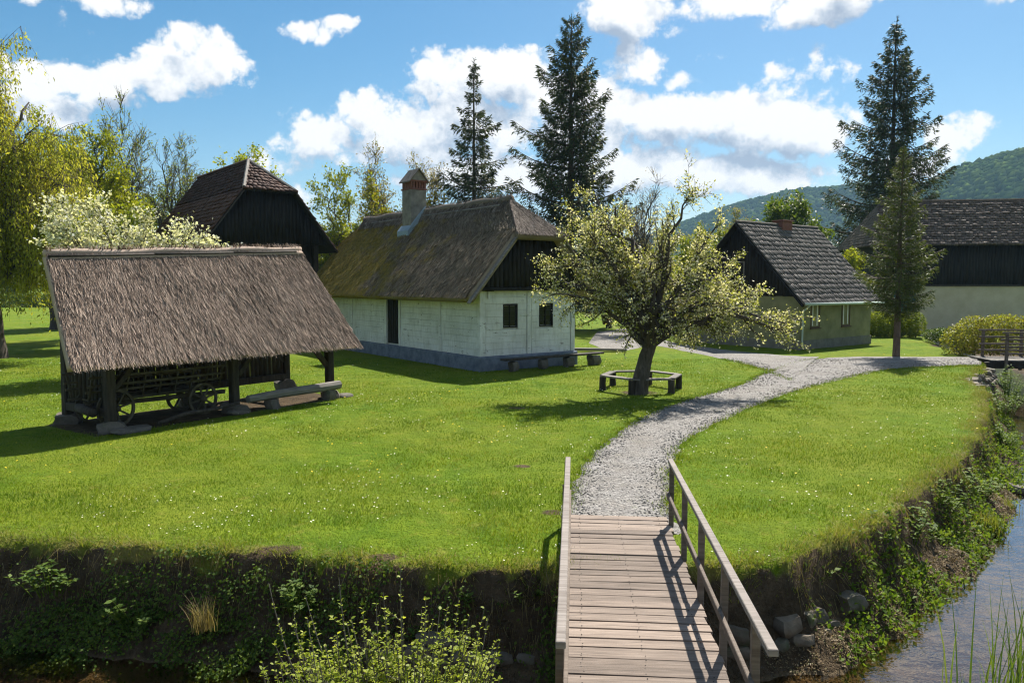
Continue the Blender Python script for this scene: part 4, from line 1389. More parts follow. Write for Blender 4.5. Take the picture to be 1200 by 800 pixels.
# ---------------------------------------------------------------- grey-green house
def grey_house():
    ang = math.atan2(0.616, 0.788)
    t = thing('shingled_house', 'grey-green plastered house with dark boarded gable and wooden shingle roof', 'house', (14.25, 38.7, 0), ang)
    L, W, ze, zr = 7.0, 7.15, 2.75, 6.5
    my = W / 2
    MB().box((0, 0, -0.3), (L, W, ze)).build('wall', M['plaster'], t)
    MB().box((-0.06, -0.06, -0.3), (L + 0.06, W + 0.06, 0.45), 0.02).build('plinth', M['plinth'], t)
    MB().box((-0.03, -0.03, 0.45), (0.22, 0.22, ze - 0.06), 0.01).build('corner_strip', M['plaster'], t)
    def gz(s):
        y = W + 0.1 - s * (W + 0.2)
        return (ze - 0.1, ze + (min(y, W - y) + 0.1) * (zr - ze) / (my + 0.1) - 0.08)
    board_wall(t, gz, (-0.02, W + 0.1, 0), (-0.02, -0.1, 0), 0.2, M['dark_wood'], 31, name='gable_boards')
    MB().add([(0.02, 0, ze), (0.02, W, ze), (0.02, my, zr - 0.1), (0.3, 0, ze), (0.3, W, ze), (0.3, my, zr - 0.1)], [(0, 1, 2), (5, 4, 3), (0, 2, 5, 3), (1, 4, 5, 2), (0, 3, 4, 1)]).build('gable_backing', M['dark_wood'], t)
    MB().add([(L - 0.02, 0, ze), (L - 0.02, W, ze), (L - 0.02, my, zr - 0.1), (L - 0.3, 0, ze), (L - 0.3, W, ze), (L - 0.3, my, zr - 0.1)], [(0, 2, 1), (5, 3, 4), (0, 3, 5, 2), (1, 2, 5, 4), (0, 1, 4, 3)]).build('gable_backing', M['dark_wood'], t)
    k = (zr - ze) / (my)
    e = 0.45
    shingle_slope(t, ((-0.4, -e, ze - k * e), (L + 0.4, -e, ze - k * e), (L + 0.4, my, zr), (-0.4, my, zr)), 17, 0.17, M['shingle'], 41, 0.026, 0.032)
    shingle_slope(t, ((L + 0.4, W + e, ze - k * e), (-0.4, W + e, ze - k * e), (-0.4, my, zr), (L + 0.4, my, zr)), 17, 0.3, M['shingle'], 42)
    for sg in (0, 1):
        y0, y1 = (-e, my) if sg == 0 else (W + e, my)
        MB().bar((-0.43, y0, ze - k * e - 0.12), (-0.43, y1, zr - 0.10), 0.045, 0.17, up=(-1, 0, 0), c=0.008).build('verge_board', M['dark_wood'], t)
    MB().tube([(-0.42, my, zr + 0.05), (L + 0.42, my, zr + 0.05)], 0.07, 6).build('ridge_cap', M['shingle'], t)
    zg = ze - k * e + 0.0
    MB().tube([(-0.35, -e - 0.08, zg), (L + 0.35, -e - 0.08, zg - 0.03)], 0.07, 8).build('gutter', M['green_paint'], t, True)
    MB().tube([(0.12, -e - 0.08, zg - 0.03), (0.12, -0.14, zg - 0.35), (0.12, -0.11, 0.5), (0.12, -0.16, 0.1)], 0.045, 8).build('downpipe', M['green_paint'], t, True)
    for x0, w in ((1.0, 0.85), (3.95, 0.85)):
        win = window(t, (x0, -0.0, 1.05), (1, 0, 0), w, 1.25, cols=2, rows=1, frame=M['brown_paint'], depth=0.02, fw=0.07, sill=True)
        for a in (0.14, w - 0.30):              # light curtains drawn to the sides
            MB().box((x0 + a, 0.0 - 0.014, 1.16), (x0 + a + 0.09, 0.0 - 0.010, 2.2)).build('curtain', M['white_paint'], win)
    for z0 in (3.35,):
        window(t, (-0.05, my + 0.55, z0), (0, -1, 0), 0.9, 1.1, name='attic_window', cols=2, rows=1, frame=M['grey_wood'], depth=0.03, fw=0.06)
    window(t, (-0.0, 5.4, 1.05), (0, -1, 0), 0.85, 1.2, cols=2, rows=1, frame=M['brown_paint'], depth=0.02, fw=0.07, sill=True)
    ch = MB().box((3.4, my - 0.3, 5.9), (4.35, my + 0.3, 6.72), 0.01).build('chimney', M['brick'], t)
    MB().box((3.34, my - 0.36, 6.72), (4.41, my + 0.36, 6.79), 0.01).build('chimney_cap', M['brick'], ch)


grey_house()


# ---------------------------------------------------------------- long barn on the right
def long_barn():
    ang = math.radians(-8)
    t = thing('long_barn', 'long barn with pale plastered base, black boarding and shingled roof', 'barn', (28.4, 60.4, 0), ang)
    L, W = 30.0, 9.0
    MB().box((0, 0, -1.0), (L, W, 3.25)).build('wall', M['plaster_barn'], t)
    MB().box((0.02, 0.02, 3.25), (L - 0.02, W - 0.02, 6.3)).build('upper_wall', M['dark_wood'], t)
    board_wall(t, lambda s: (3.15, 6.3), (-0.1, -0.02, 0), (L, -0.02, 0), 0.22, M['dark_wood'], 51, name='boards')
    MB().box((-0.15, -0.10, 3.08), (L, -0.055, 3.2)).build('drip_board', M['post_wood'], t)
    k = (9.9 - 6.15) / (W / 2 + 0.9)
    zr, ze = 9.9, 6.15
    shingle_slope(t, ((-0.9, -0.9, ze), (L + 0.9, -0.9, ze), (L + 0.9, W / 2, zr), (1.2, W / 2, zr)), 18, 0.25, M['shingle_barn'], 52, 0.05, 0.09)
    shingle_slope(t, ((L + 0.9, W + 0.9, ze), (-0.9, W + 0.9, ze), (1.2, W / 2, zr), (L + 0.9, W / 2, zr)), 12, 0.6, M['shingle_barn'], 53)
    shingle_slope(t, ((-0.9, W + 0.9, ze), (-0.9, -0.9, ze), (1.2, W / 2 - .02, zr), (1.2, W / 2 + .02, zr)), 16, 0.25, M['shingle_barn'], 54)
    MB().tube([(1.1, W / 2, zr + 0.06), (L + 0.9, W / 2, zr + 0.06)], 0.12, 6).build('ridge_cap', M['shingle_barn'], t)
    MB().box((11.0, -0.085, 4.2), (11.8, -0.06, 5.5)).build('hatch', M['post_wood'], t)
    MB().box((1.0, -0.09, 0.3), (2.6, -0.01, 3.0), 0.02).build('door', M['teal'], t)
    o = MB().box((-0.5, 0, 0), (0.5, 0.1, 1.0)).build('rafter_end', M['dark_wood'], t)
    o.location = (-0.4, -0.6, 5.3); o.scale = (0.2, 1, 0.8)


long_barn()


# ---------------------------------------------------------------- hay barn behind the shed
def hay_barn():
    ang = math.atan2(0.62, 0.79)
    t = thing('hay_barn', 'black boarded hay barn with reddish half-hipped shingle roof raised on posts', 'barn', (-14.95, 38.0, 0), ang)
    W, L = 6.5, 11.0
    ze, zh, zr = 5.45, 8.0, 9.75
    mx = W / 2
    MB().box((0.5, 0.65, 2.9), (W - 0.5, L, 6.0)).build('upper_wall', M['dark_wood'], t)
    MB().box((0.9, 1.6, 0), (W - 0.9, L, 2.9)).build('lower_wall', M['dark_wood'], t)
    k = (zr - ze) / mx
    hx = (zh - ze) / k
    def gz(s):
        x = s * W
        return (5.32, min(ze + min(x, W - x) * k - 0.1, zh + 0.1))
    board_wall(t, gz, (0, 0, 0), (W, 0, 0), 0.19, M['dark_wood'], 61, name='gable_boards')
    MB().box((0.3, 0.04, 5.35), (W - 0.3, 0.6, 5.6)).build('jetty', M['dark_wood'], t)
    MB().add([(0.3, 0.06, 5.5), (W - 0.3, 0.06, 5.5), (W - hx - 0.2, 0.06, zh - 0.1), (hx + 0.2, 0.06, zh - 0.1)], [(0, 1, 2, 3)]).build('gable_backing', M['dark_wood'], t)
    for x in (0.5, 2.4, 4.1, W - 0.5):
        MB().bar((x, 0.5, 0), (x, 0.5, 5.35), 0.24, 0.24, up=(0, 1, 0), c=0.02).build('post', M['post_wood'], t)
        MB().bar((x, 0.55, 4.5), (x, 1.3, 5.3), 0.13, 0.13, up=(1, 0, 0)).build('brace', M['post_wood'], t)
    o = 0.35
    yb, ya = -0.4, 2.6
    for sg in (0, 1):
        f = (lambda p: p) if sg == 0 else (lambda p: (W - p[0], p[1], p[2]))
        ev0, ev1 = f((-o, yb, ze - o * k)), f((-o, L + 0.4, ze - o * k))
        h0, h1 = f((hx, yb, zh)), f((hx, L + 0.4, zh))
        r0, r1 = f((mx, ya, zr)), f((mx, L + 0.4, zr))
        q1 = (ev1, ev0, h0, h1) if sg == 0 else (ev0, ev1, h1, h0)
        q2 = (h1, h0, r0, r1) if sg == 0 else (h0, h1, r1, r0)
        shingle_slope(t, q1, 13, 0.26, M['shingle_red'], 62 + sg, 0.04, 0.05)
        shingle_slope(t, q2, 9, 0.26, M['shingle_red'], 64 + sg, 0.04, 0.05)
        a, b = f((-o, yb - 0.03, ze - o * k - 0.1)), f((hx, yb - 0.03, zh - 0.1))
        MB().bar(a, b, 0.05, 0.2, up=(0, -1, 0)).build('verge_board', M['post_wood'], t)
        hp0, hp1 = f((hx, yb, zh + 0.04)), f((mx, ya, zr + 0.08))
        MB().tube([hp0, hp1], 0.09, 6).build('hip_cap', M['grey_wood'], t)
    shingle_slope(t, ((hx - 0.1, yb - 0.1, zh - 0.06), (W - hx + 0.1, yb - 0.1, zh - 0.06), (mx + 0.02, ya, zr), (mx - 0.02, ya, zr)), 10, 0.22, M['shingle_red'], 66, 0.04, 0.05)
    MB().tube([(mx, ya, zr + 0.06), (mx, L + 0.4, zr + 0.06)], 0.1, 6).build('ridge_cap', M['shingle_red'], t)


hay_barn()


# ---------------------------------------------------------------- second bridge, walls and stones by the stream
def far_bridge():
    t = thing('plank_bridge', 'small flat wooden bridge with four-bar railing beside the clipped hedge', 'bridge', (19.9, 32.6, 0.03), math.radians(-6))
    mb = MB()
    rng = random.Random(2)
    for i in range(34):
        x = 0.2 + i * 0.2
        mb.box((x, 0, 0.0 + rng.uniform(0, 0.01)), (x + 0.185, 1.9, 0.06 + rng.uniform(0, 0.01)), 0.006)
    mb.build('deck', M['grey_wood'], t)
    for y in (0.15, 1.7):
        MB().bar((0, y, -0.16), (7.4, y, -0.16), 0.2, 0.26, c=0.02).build('beam', M['post_wood'], t)
    for y in (-0.07, 1.97):
        for x in (0.75, 2.35, 3.95, 5.55):
            MB().bar((x, y, -0.55), (x, y, 1.22), 0.11, 0.11, up=(0, 1, 0), c=0.01).build('post', M['rail'], t)
        for z, hh in ((1.22, 0.07), (0.92, 0.08), (0.62, 0.08), (0.34, 0.08)):
            MB().bar((0.55, y + (0.085 if y < 0 else -0.085) * (z < 1.2), z), (7.2, y + (0.085 if y < 0 else -0.085) * (z < 1.2), z), 0.05, hh, c=0.006).build('rail', M['rail'], t)


far_bridge()


def retaining_wall():
    t = thing('retaining_wall', 'rough field stone wall holding up the lawn bank by the footbridge', 'stone wall', (2.7, 8.9, -1.0))
    o = np.array([2.7, 8.9, -1.0])
    edge = [(2.05, 8.92), (2.7, 8.96), (3.3, 9.2), (4.24, 9.87), (5.1, 10.7), (6.4, 12.1)]
    rng = random.Random(9)
    def run(line, rows, z0, hmul=1.0, first=0):
        pts = np.array(line); seg = np.linalg.norm(np.diff(pts, axis=0), axis=1); tot = seg.sum()
        cum = np.concatenate([[0], np.cumsum(seg)])
        z = z0
        for r in range(rows):
            s = rng.uniform(0, 0.2)
            h = rng.uniform(0.17, 0.25) * hmul
            while s < tot:
                w = rng.uniform(0.2, 0.44)
                m = min(s + w / 2, tot)
                p = np.array([np.interp(m, cum, pts[:, 0]), np.interp(m, cum, pts[:, 1])])
                i = min(np.searchsorted(cum, m, side='right') - 1, len(seg) - 1)
                d = (pts[i + 1] - pts[i]) / seg[i]; n = np.array([d[1], -d[0]])
                q = p + n * (0.24 - r * 0.09 + rng.uniform(-0.05, 0.05))
                if rng.random() > 0.06 + 0.10 * r:
                    stone('stone', (q[0] - o[0], q[1] - o[1], z + h / 2 - o[2] + rng.uniform(-.02, .02)), (w * 1.05, 0.34, h * 1.12), t, WSTONES, math.atan2(d[1], d[0]) + rng.uniform(-.1, .1))
                s += w
            z += h * 0.95
    run(edge[:4], 2, -0.98, 0.85)
    t2 = thing('retaining_wall', 'dark stone wall in the shaded bank just left of the footbridge', 'stone wall', (0, 8.7, -1.0))
    nonlocal_o = o
    o = np.array([0, 8.7, -1.0]); t = t2
    run([(-1.6, 9.0), (-0.2, 8.78), (0.55, 8.78)], 2, -1.02, 0.75)
    t3 = thing('retaining_wall', 'low dark stone edging of the lawn corner near the far bridge', 'stone wall', (15, 25, -0.6))
    o = np.array([15, 25, -0.6]); t = t3
    run([(15.0, 24.6), (15.6, 26.6), (17.4, 28.8), (18.6, 30.4)], 3, -0.55, 0.9)


retaining_wall()


def bank_stones():
    for (u, v, z, sz, lab) in ((1118, 656, -1.05, (0.42, 0.34, 0.24), 'tawny boulder at the water edge below the grassy bank'),
                               (1108, 668, -1.08, (0.4, 0.3, 0.16), 'pale flat stone in the water just before the tawny boulder'),
                               (1131, 647, -1.06, (0.25, 0.2, 0.14), 'small whitish stone beyond the tawny boulder'),
                               (1185, 572, -1.05, (0.6, 0.4, 0.2), 'brown stone in the shallow brown water upstream')):
        o = stone('boulder', G(u, v, z), sz, None, WSTONES)
        tag(o, lab, 'stone')
    p = [G(1103, 655, -1.0), G(1112, 664, -0.93), G(1122, 676, -1.08)]
    o = MB().tube(np.array([q[:] for q in p]), [0.02, 0.025, 0.015], 6).build('driftwood', M['bark'], None, True)
    tag(o, 'thin dark driftwood stick leaning beside the tawny boulder', 'driftwood')


bank_stones()


def hex_bench():
    c = G(751, 456)
    t = thing('tree_bench', 'hexagonal plank bench on stumps round the apple tree', 'bench', c, R(8))
    r = 1.22
    P = [(math.cos(R(60 * k)) * r, math.sin(R(60 * k)) * r) for k in range(6)]
    for k in range(6):
        a, b = np.array(P[k]), np.array(P[(k + 1) % 6])
        d = (b - a) / np.linalg.norm(b - a)
        MB().bar((*(a + d * 0.03), 0.445 + 0.006 * (k % 2)), (*(b - d * 0.03), 0.445 + 0.006 * (k % 2)), 0.22, 0.05, c=0.008).build('seat_plank', M['grey_wood'], t)
        MB().tube([(*a, -0.05), (a[0] * 1.01, a[1] * 1.01, 0.2), (*a, 0.42)], [0.115, 0.10, 0.105], 9).build('stump_leg', M['post_wood'], t)


hex_bench()


def garden_wall():
    t = thing('garden_wall', 'long pale blue-grey wall across the far side of the lawn', 'wall', (4, 92, 0))
    for k in range(8):
        MB().box((k * 4.0, 0, -0.2), (k * 4.0 + 3.98, 0.3, 2.3 + 0.02 * (k % 3)), 0.02).build('panel', M['pale_wall'], t)
    for k in range(9):
        MB().box((k * 4.0 - 0.17, -0.06, -0.2), (k * 4.0 + 0.15, 0.36, 2.45), 0.02).build('pillar', M['pale_wall'], t)


garden_wall()


# ---------------------------------------------------------------- trees
def grow_tree(name, label, base, fork_h, r0, blobs, seed, bark, leaf_mats, n_limb=14, n_sub=9, n_twig=7, n_leaf=9, sub_len=1.1, twig_len=0.5,
              leaf=0.12, aspect=0.55, hang=0.0, lean=(0, 0), spread=0.12, group=None, twigs=True, limb_targets=None, up=0.25, cat='tree', bare=0.0, limb_r=0.42, twig_r=0.008):
    """tapered trunk, curved limbs into the crown blobs, side branches, twigs and leaves
    blobs: (dx, dy, z, rx, ry, rz) relative to the base"""
    rng = np.random.default_rng(seed)
    base = np.array(base[:], float)
    t = thing(name, label, cat, tuple(base), 0, group)
    fork = np.array([lean[0], lean[1], fork_h])
    ctrl = np.array([lean[0] * 0.3, lean[1] * 0.3, fork_h * 0.55])
    tr = bez((0, 0, -0.15), ctrl, fork, 9)
    tr[1:-1, :2] += rng.normal(0, r0 * 0.12, (7, 2))
    rad = r0 * np.interp(np.linspace(0, 1, 9), [0, 0.12, 0.5, 1], [1.45, 1.08, 0.86, 0.72])
    mb = MB().tube(tr, rad, 12)
    B = np.array(blobs, float)
    vol = B[:, 3] * B[:, 4] * B[:, 5]
    cen = (B[:, :3] * vol[:, None]).sum(0) / vol.sum()
    if limb_targets is None:
        which = rng.choice(len(B), n_limb, p=vol ** 0.7 / (vol ** 0.7).sum())
        dd = rand_unit(rng, n_limb) * (rng.uniform(0.35, 0.9, (n_limb, 1)))
        T = B[which, :3] + dd * B[which, 3:6]
    else:
        T = np.array(limb_targets, float); n_limb = len(T)
    starts, dirs, lens, srad = [], [], [], []
    for k in range(n_limb):
        f = rng.uniform(0.72, 1.0) if T[k, 2] < cen[2] else rng.uniform(0.88, 1.0)
        i = f * 8; j = min(int(i), 7)
        S = tr[j] + (tr[j + 1] - tr[j]) * (i - j)
        d = T[k] - S
        L = np.linalg.norm(d)
        C = S + d * 0.45 + np.array([0, 0, L * 0.22 * (1 if hang == 0 else 1.6)]) + rng.normal(0, 0.08 * L, 3)
        p = bez(S, C, T[k], 8)
        p[1:-1] += rng.normal(0, 0.025 * L, (6, 3))
        rl = r0 * limb_r * rng.uniform(0.6, 1.1) * min(1, 0.45 + L / (2.2 * fork_h + 2))
        rr = rl * np.linspace(1, 0.16, 8)
        mb.tube(p, rr, 7, cap=False)
        ts = rng.uniform(0.22, 1.0, n_sub) ** 0.8
        for s in ts:
            q = s * 7; j = min(int(q), 6)
            pp = p[j] + (p[j + 1] - p[j]) * (q - j)
            tan = p[j + 1] - p[j]; tan /= np.linalg.norm(tan) + 1e-9
            starts.append(pp); srad.append(rl * (1 - 0.84 * s) * 0.6)
            o = pp - cen; o /= np.linalg.norm(o) + 1e-9
            v = tan * 0.6 + rand_unit(rng, 1)[0] * 0.85 + o * 0.45 + np.array([0, 0, up])
            dirs.append(v / np.linalg.norm(v)); lens.append(sub_len * rng.uniform(0.5, 1.25) * (1.15 - 0.35 * s))
    S0, D0, L0, R0 = np.array(starts), np.array(dirs), np.array(lens), np.array(srad)
    mid = S0 + D0 * L0[:, None] * 0.5 + rng.normal(0, 0.05, S0.shape) * L0[:, None]
    E0 = S0 + D0 * L0[:, None] + np.array([0, 0, -0.12 if hang else 0.05]) * L0[:, None]
    V1, F1 = prisms(S0, mid, R0, R0 * 0.6); mb.add(V1, F1)
    V1, F1 = prisms(mid, E0, R0 * 0.6, R0 * 0.2); mb.add(V1, F1)
    ns = len(S0)
    ti = np.repeat(np.arange(ns), n_twig)
    tt = rng.uniform(0.15, 1.0, len(ti))[:, None]
    TS = np.where(tt < 0.5, S0[ti] + (mid[ti] - S0[ti]) * tt * 2, mid[ti] + (E0[ti] - mid[ti]) * (tt * 2 - 1))
    if hang:
        TD = unit(rng.normal(0, 0.16, (len(ti), 3)) + np.array([0, 0, -1.0]) + D0[ti] * 0.15)
        TL = twig_len * rng.uniform(0.4, 1.5, len(ti))
    else:
        TD = unit(D0[ti] * 0.7 + rand_unit(rng, len(ti)) * 0.9 + np.array([0, 0, up]))
        TL = twig_len * rng.uniform(0.5, 1.4, len(ti))
    TE = TS + TD * TL[:, None]
    if twigs:
        V1, F1 = prisms(TS, TE, np.full(len(ti), twig_r), np.full(len(ti), twig_r * 0.45)); mb.add(V1, F1)
    V = np.concatenate(mb.v)
    quads = np.array([f if len(f) == 4 else None for f in mb.f if len(f) == 4])
    obj_np('trunk', V, quads, bark, t, smooth=True)
    for (lm, share, size, asp) in leaf_mats:
        n = int(n_leaf * share * len(ti))
        li = rng.integers(0, len(ti), n)
        if bare:
            keep = rng.random(len(ti)) > bare
            li = li[keep[li]]; n = len(li)
        f = rng.uniform(0.05, 1.05, n)[:, None]
        P = TS[li] + TD[li] * TL[li][:, None] * f + rng.normal(0, spread, (n, 3))
        if hang:
            D = unit(rng.normal(0, 0.45, (n, 3)) + np.array([0, 0, -0.8]))
        else:
            D = unit(TD[li] * 0.5 + rand_unit(rng, n) + np.array([0, 0, -0.1]))
        N = rand_unit(rng, n) + np.array([0, 0, 0.6])
        V, F = leaf_cards(P, D, N, size * rng.uniform(0.6, 1.35, n), asp, 0.10)
        obj_np('crown', V, F, lm, t)
    return t


def grow_spruce(name, label, base, H, Rr, z0, seed, mat, trunk_r, profile, n_whorl=34, per=6, droop=0.35, tip=0.35, card=0.30, cw=0.22, dens=26, asym=None, extra=None, hangs=0.5):
    rng = np.random.default_rng(seed)
    t = thing(name, label, 'tree', tuple(base[:]))
    zz = np.linspace(-0.2, H, 14)
    px = rng.normal(0, 0.02 * trunk_r, (14, 2)) * 3
    px[0] = 0
    mb = MB().tube(np.column_stack([px[:, 0], px[:, 1], zz]), trunk_r * (1.02 - np.linspace(0, 1, 14) ** 0.9) + 0.015, 10)
    Ps, Ds, Ns, Ss = [], [], [], []
    for w in range(n_whorl):
        f = (w + rng.uniform(-0.3, 0.3)) / n_whorl
        f = min(max(f, 0), 0.995)
        z = z0 + (H - z0) * f
        k = per + rng.integers(-1, 2)
        a0 = rng.uniform(0, 6.28)
        for j in range(max(3, k)):
            az = a0 + j * 2 * math.pi / k + rng.normal(0, 0.25)
            L = Rr * profile(f) * rng.uniform(0.5, 1.22)
            if asym: L *= asym(f, az)
            if L < 0.08: continue
            dr = droop * (1 - f) * rng.uniform(0.5, 1.3) - 0.55 * f ** 2
            s = np.linspace(0, 1, 7)
            rad = s * L
            dz = -dr * L * s + tip * L * s ** 2.4 * (0.5 + 0.5 * (1 - f))
            p = np.column_stack([np.cos(az) * rad, np.sin(az) * rad, z + dz])
            p[:, :2] += (px[min(int(z / H * 13), 13)])
            mb.tube(p, np.linspace(max(0.012, 0.022 * L), 0.006, 7), 4, cap=False)
            n = int(dens * L * (1.0 + 0.7 * rng.random())) + 6
            q = rng.uniform(0.10, 1.0, n) ** 0.8
            P = np.column_stack([np.interp(q, s, p[:, i]) for i in range(3)])
            out = np.array([math.cos(az), math.sin(az), 0.0]); sd = np.array([-math.sin(az), math.cos(az), 0.0])
            lat = rng.normal(0, 1, n) * 0.20 * L * (1.1 - q) * 1.0
            hang = -np.abs(rng.normal(0, 1, n)) * hangs * (0.25 + 0.18 * L) * (1 - 0.5 * q)
            P = P + sd * lat[:, None] + np.array([0, 0, 1.0]) * (hang * (rng.random(n) < 0.7))[:, None] - np.abs(lat)[:, None] * np.array([0, 0, 0.25])
            D = unit(out * rng.uniform(0.3, 1.0, (n, 1)) + sd * (np.sign(lat) * rng.uniform(0, 0.8, n))[:, None] + np.array([0, 0, 1.0]) * rng.uniform(-0.9, 0.25, n)[:, None])
            Ps.append(P); Ds.append(D); Ns.append(rand_unit(rng, n) + [0, 0, 0.8]); Ss.append(card * rng.uniform(0.55, 1.3, n) * (0.65 + 0.35 * min(1, L / 1.5)))
    # leader
    n = 60
    P = np.column_stack([rng.normal(0, 0.05, n), rng.normal(0, 0.05, n), H - rng.uniform(0, 0.10, n) * (H - z0)])
    Ps.append(P); Ds.append(unit(rng.normal(0, 0.7, (n, 3)) + [0, 0, 0.6])); Ns.append(rand_unit(rng, n)); Ss.append(card * rng.uniform(0.5, 0.9, n))
    P, D, N, S = np.concatenate(Ps), np.concatenate(Ds), np.concatenate(Ns), np.concatenate(Ss)
    V, F = leaf_cards(P, D, N, S, cw, 0.05)
    Vt = np.concatenate(mb.v)
    obj_np('trunk', Vt, np.array([f for f in mb.f if len(f) == 4]), M['bark_red'], t, smooth=True)
    obj_np('crown', V, F, mat, t)
    if extra is not None:                      # hanging cones and dead brown shoots
        i = rng.random(len(P)) < extra
        V, F = leaf_cards(P[i] + rng.normal(0, 0.05, (i.sum(), 3)), unit(rng.normal(0, 0.25, (i.sum(), 3)) + [0, 0, -1]), rand_unit(rng, i.sum()), S[i] * 0.7, 0.35, 0.05)
        obj_np('cones', V, F, M['spruce_brown'], t, kind='stuff')
    return t


# apple tree in front of the white house
ab = G(748, 461)
apple_limbs = [(-1.2, -0.2, 3.5), (-2.3, 0.3, 4.0), (-1.7, -0.8, 4.9), (-0.7, 0.4, 5.6), (-2.6, -0.5, 3.0), (-1.3, 0.6, 6.0), (-0.4, -0.6, 4.4), (-3.0, 0.2, 3.6), (-2.0, 1.1, 5.2),
               (0.7, 0.3, 5.2), (0.2, -0.8, 3.9), (1.4, -0.2, 5.9), (0.9, 0.9, 4.6), (1.6, -0.7, 4.2), (2.3, 0.2, 5.0), (-0.1, 1.3, 5.1),
               (2.3, -0.6, 3.0), (3.2, -0.3, 2.7), (4.3, -0.5, 2.1), (3.6, 0.5, 3.1), (2.0, -1.3, 2.7), (4.7, -0.2, 1.85), (1.2, -1.4, 3.3), (2.8, 0.9, 3.7), (0.5, 1.2, 3.4), (-1.0, -1.2, 3.0)]
apple_blobs = [(-1.0, 0, 4.2, 2.4, 1.8, 2.2), (2.2, -0.2, 3.0, 2.6, 1.5, 1.2), (0.8, 0.2, 4.8, 1.6, 1.4, 1.6)]
grow_tree('apple_tree', 'leaning old apple tree with pale blossom ringed by a hexagonal bench', ab, 1.75, 0.25, apple_blobs, 7, M['bark'],
          [(M['apple_leaf'], 0.58, 0.076, 0.6), (M['blossom_pale'], 0.42, 0.064, 0.85)], n_sub=11, n_twig=9, n_leaf=11, sub_len=0.95, twig_len=0.36, leaf=0.1,
          lean=(0.42, 0.0), spread=0.055, limb_targets=apple_limbs, up=0.1, limb_r=0.6)

# blossom tree behind the shed
grow_tree('blossom_tree', 'white blossoming fruit tree rising behind the thatched shed roof', (-13.3, 27.2, 0), 1.9, 0.17,
          [(0, 0, 4.4, 3.1, 2.4, 2.2), (-1.2, 0, 4.6, 2.2, 1.8, 1.7), (1.8, 0.3, 4.1, 1.9, 1.6, 1.3)], 17, M['bark'],
          [(M['blossom'], 0.85, 0.10, 0.85), (M['spring'], 0.15, 0.10, 0.5)], n_limb=36, n_sub=11, n_twig=8, n_leaf=9, sub_len=0.9, twig_len=0.4, spread=0.07, up=0.4)

# left edge: willow and spring-green trees
grow_tree('willow_tree', 'tall yellow-green weeping willow at the left edge of the lawn', (-23.0, 34.5, 0), 4.0, 0.42,
          [(0, 0, 9.5, 4.4, 3.6, 4.8), (2.2, 0, 7.4, 3.2, 3.0, 3.4), (-0.2, 0, 12.4, 3.2, 2.6, 2.6), (2.8, -0.3, 5.6, 2.4, 2.2, 2.4)], 27, M['bark'],
          [(M['willow'], 1.0, 0.17, 0.35)], n_limb=56, n_sub=10, n_twig=7, n_leaf=18, sub_len=1.5, twig_len=1.5, hang=1.0, spread=0.10)
grow_tree('spring_tree', 'yellow-green spring tree with dark limbs beside the willow', (-24.6, 45.0, 0), 4.4, 0.34,
          [(0, 0, 8.6, 3.6, 3.2, 4.0), (1.5, 0, 7.4, 2.8, 2.4, 2.8), (-1.0, 0, 10.6, 2.4, 2.0, 2.2)], 37, M['bark'],
          [(M['lime'], 1.0, 0.17, 0.6)], n_limb=34, n_sub=10, n_twig=7, n_leaf=12, sub_len=1.4, twig_len=0.7, spread=0.14)
grow_tree('spring_tree', 'light green tree low behind the blossom tree', (-22.0, 40.0, 0), 2.6, 0.24,
          [(0, 0, 5.4, 3.0, 2.6, 2.6), (1.8, 0.3, 5.0, 2.2, 2.0, 2.0)], 39, M['bark'],
          [(M['spring'], 1.0, 0.16, 0.6)], n_limb=30, n_sub=10, n_twig=7, n_leaf=12, sub_len=1.2, twig_len=0.6, spread=0.13)
for (u, Y, h, w, sd, lab) in ((62, 56, 15.0, 3.4, 46, 'tall lime-green tree filling the gap behind the willow'), (112, 60, 14.2, 3.8, 47, 'broad yellow-green tree behind the blossom tree and beside the bare trees'), (160, 62, 12.0, 3.8, 48, 'lower green tree between the blossom tree and the black barn')):
    b = A(u, 332, Y); b.z = 0
    grow_tree('spring_tree', lab, b, h * 0.28, 0.28, [(0, 0, h * 0.60, w, w * 0.85, h * 0.34), (w * 0.35, 0, h * 0.46, w * 0.85, w * 0.7, h * 0.28), (-w * 0.25, 0, h * 0.76, w * 0.7, w * 0.6, h * 0.22)], sd, M['bark'],
              [(M['lime'] if sd != 48 else M['spring'], 1.0, 0.20, 0.6)], n_limb=32, n_sub=9, n_twig=7, n_leaf=13, sub_len=1.6, twig_len=0.8, spread=0.18)
for (u, Y, h, sd, lab) in ((150, 49, 15.2, 41, 'tall bare-branched tree with first leaf buds left of the barn roof'), (203, 52, 15.0, 43, 'bare budding tree directly behind the ridge of the black barn')):
    b = A(u, 332, Y); b.z = 0
    grow_tree('budding_tree', lab, b, 5.0, 0.24, [(0, 0, h * 0.68, 2.4, 2.2, h * 0.30), (0.6, 0, h * 0.8, 1.9, 1.8, h * 0.18)], sd, M['bark_grey'],
              [(M['spring'], 0.8, 0.13, 0.5), (M['pale_leaf'], 0.4, 0.10, 0.5)], n_limb=18, n_sub=8, n_twig=7, n_leaf=5, sub_len=1.5, twig_len=0.7, spread=0.06, up=0.7, limb_r=0.34, twig_r=0.014, bare=0.25,
              group='bare budding trees')
b = A(282, 332, 60); b.z = 0
grow_tree('spring_tree', 'bright lime-green tree behind the peak of the black barn', b, 5.0, 0.32, [(0, 0, 10.5, 3.4, 3.0, 3.4), (-1.8, 0, 9.4, 2.8, 2.4, 2.6), (2.0, 0, 9.0, 2.4, 2.2, 2.6)], 45, M['bark'],
          [(M['lime'], 1.0, 0.22, 0.65)], n_limb=26, n_sub=9, n_twig=7, n_leaf=8, sub_len=1.4, twig_len=0.7, spread=0.16)

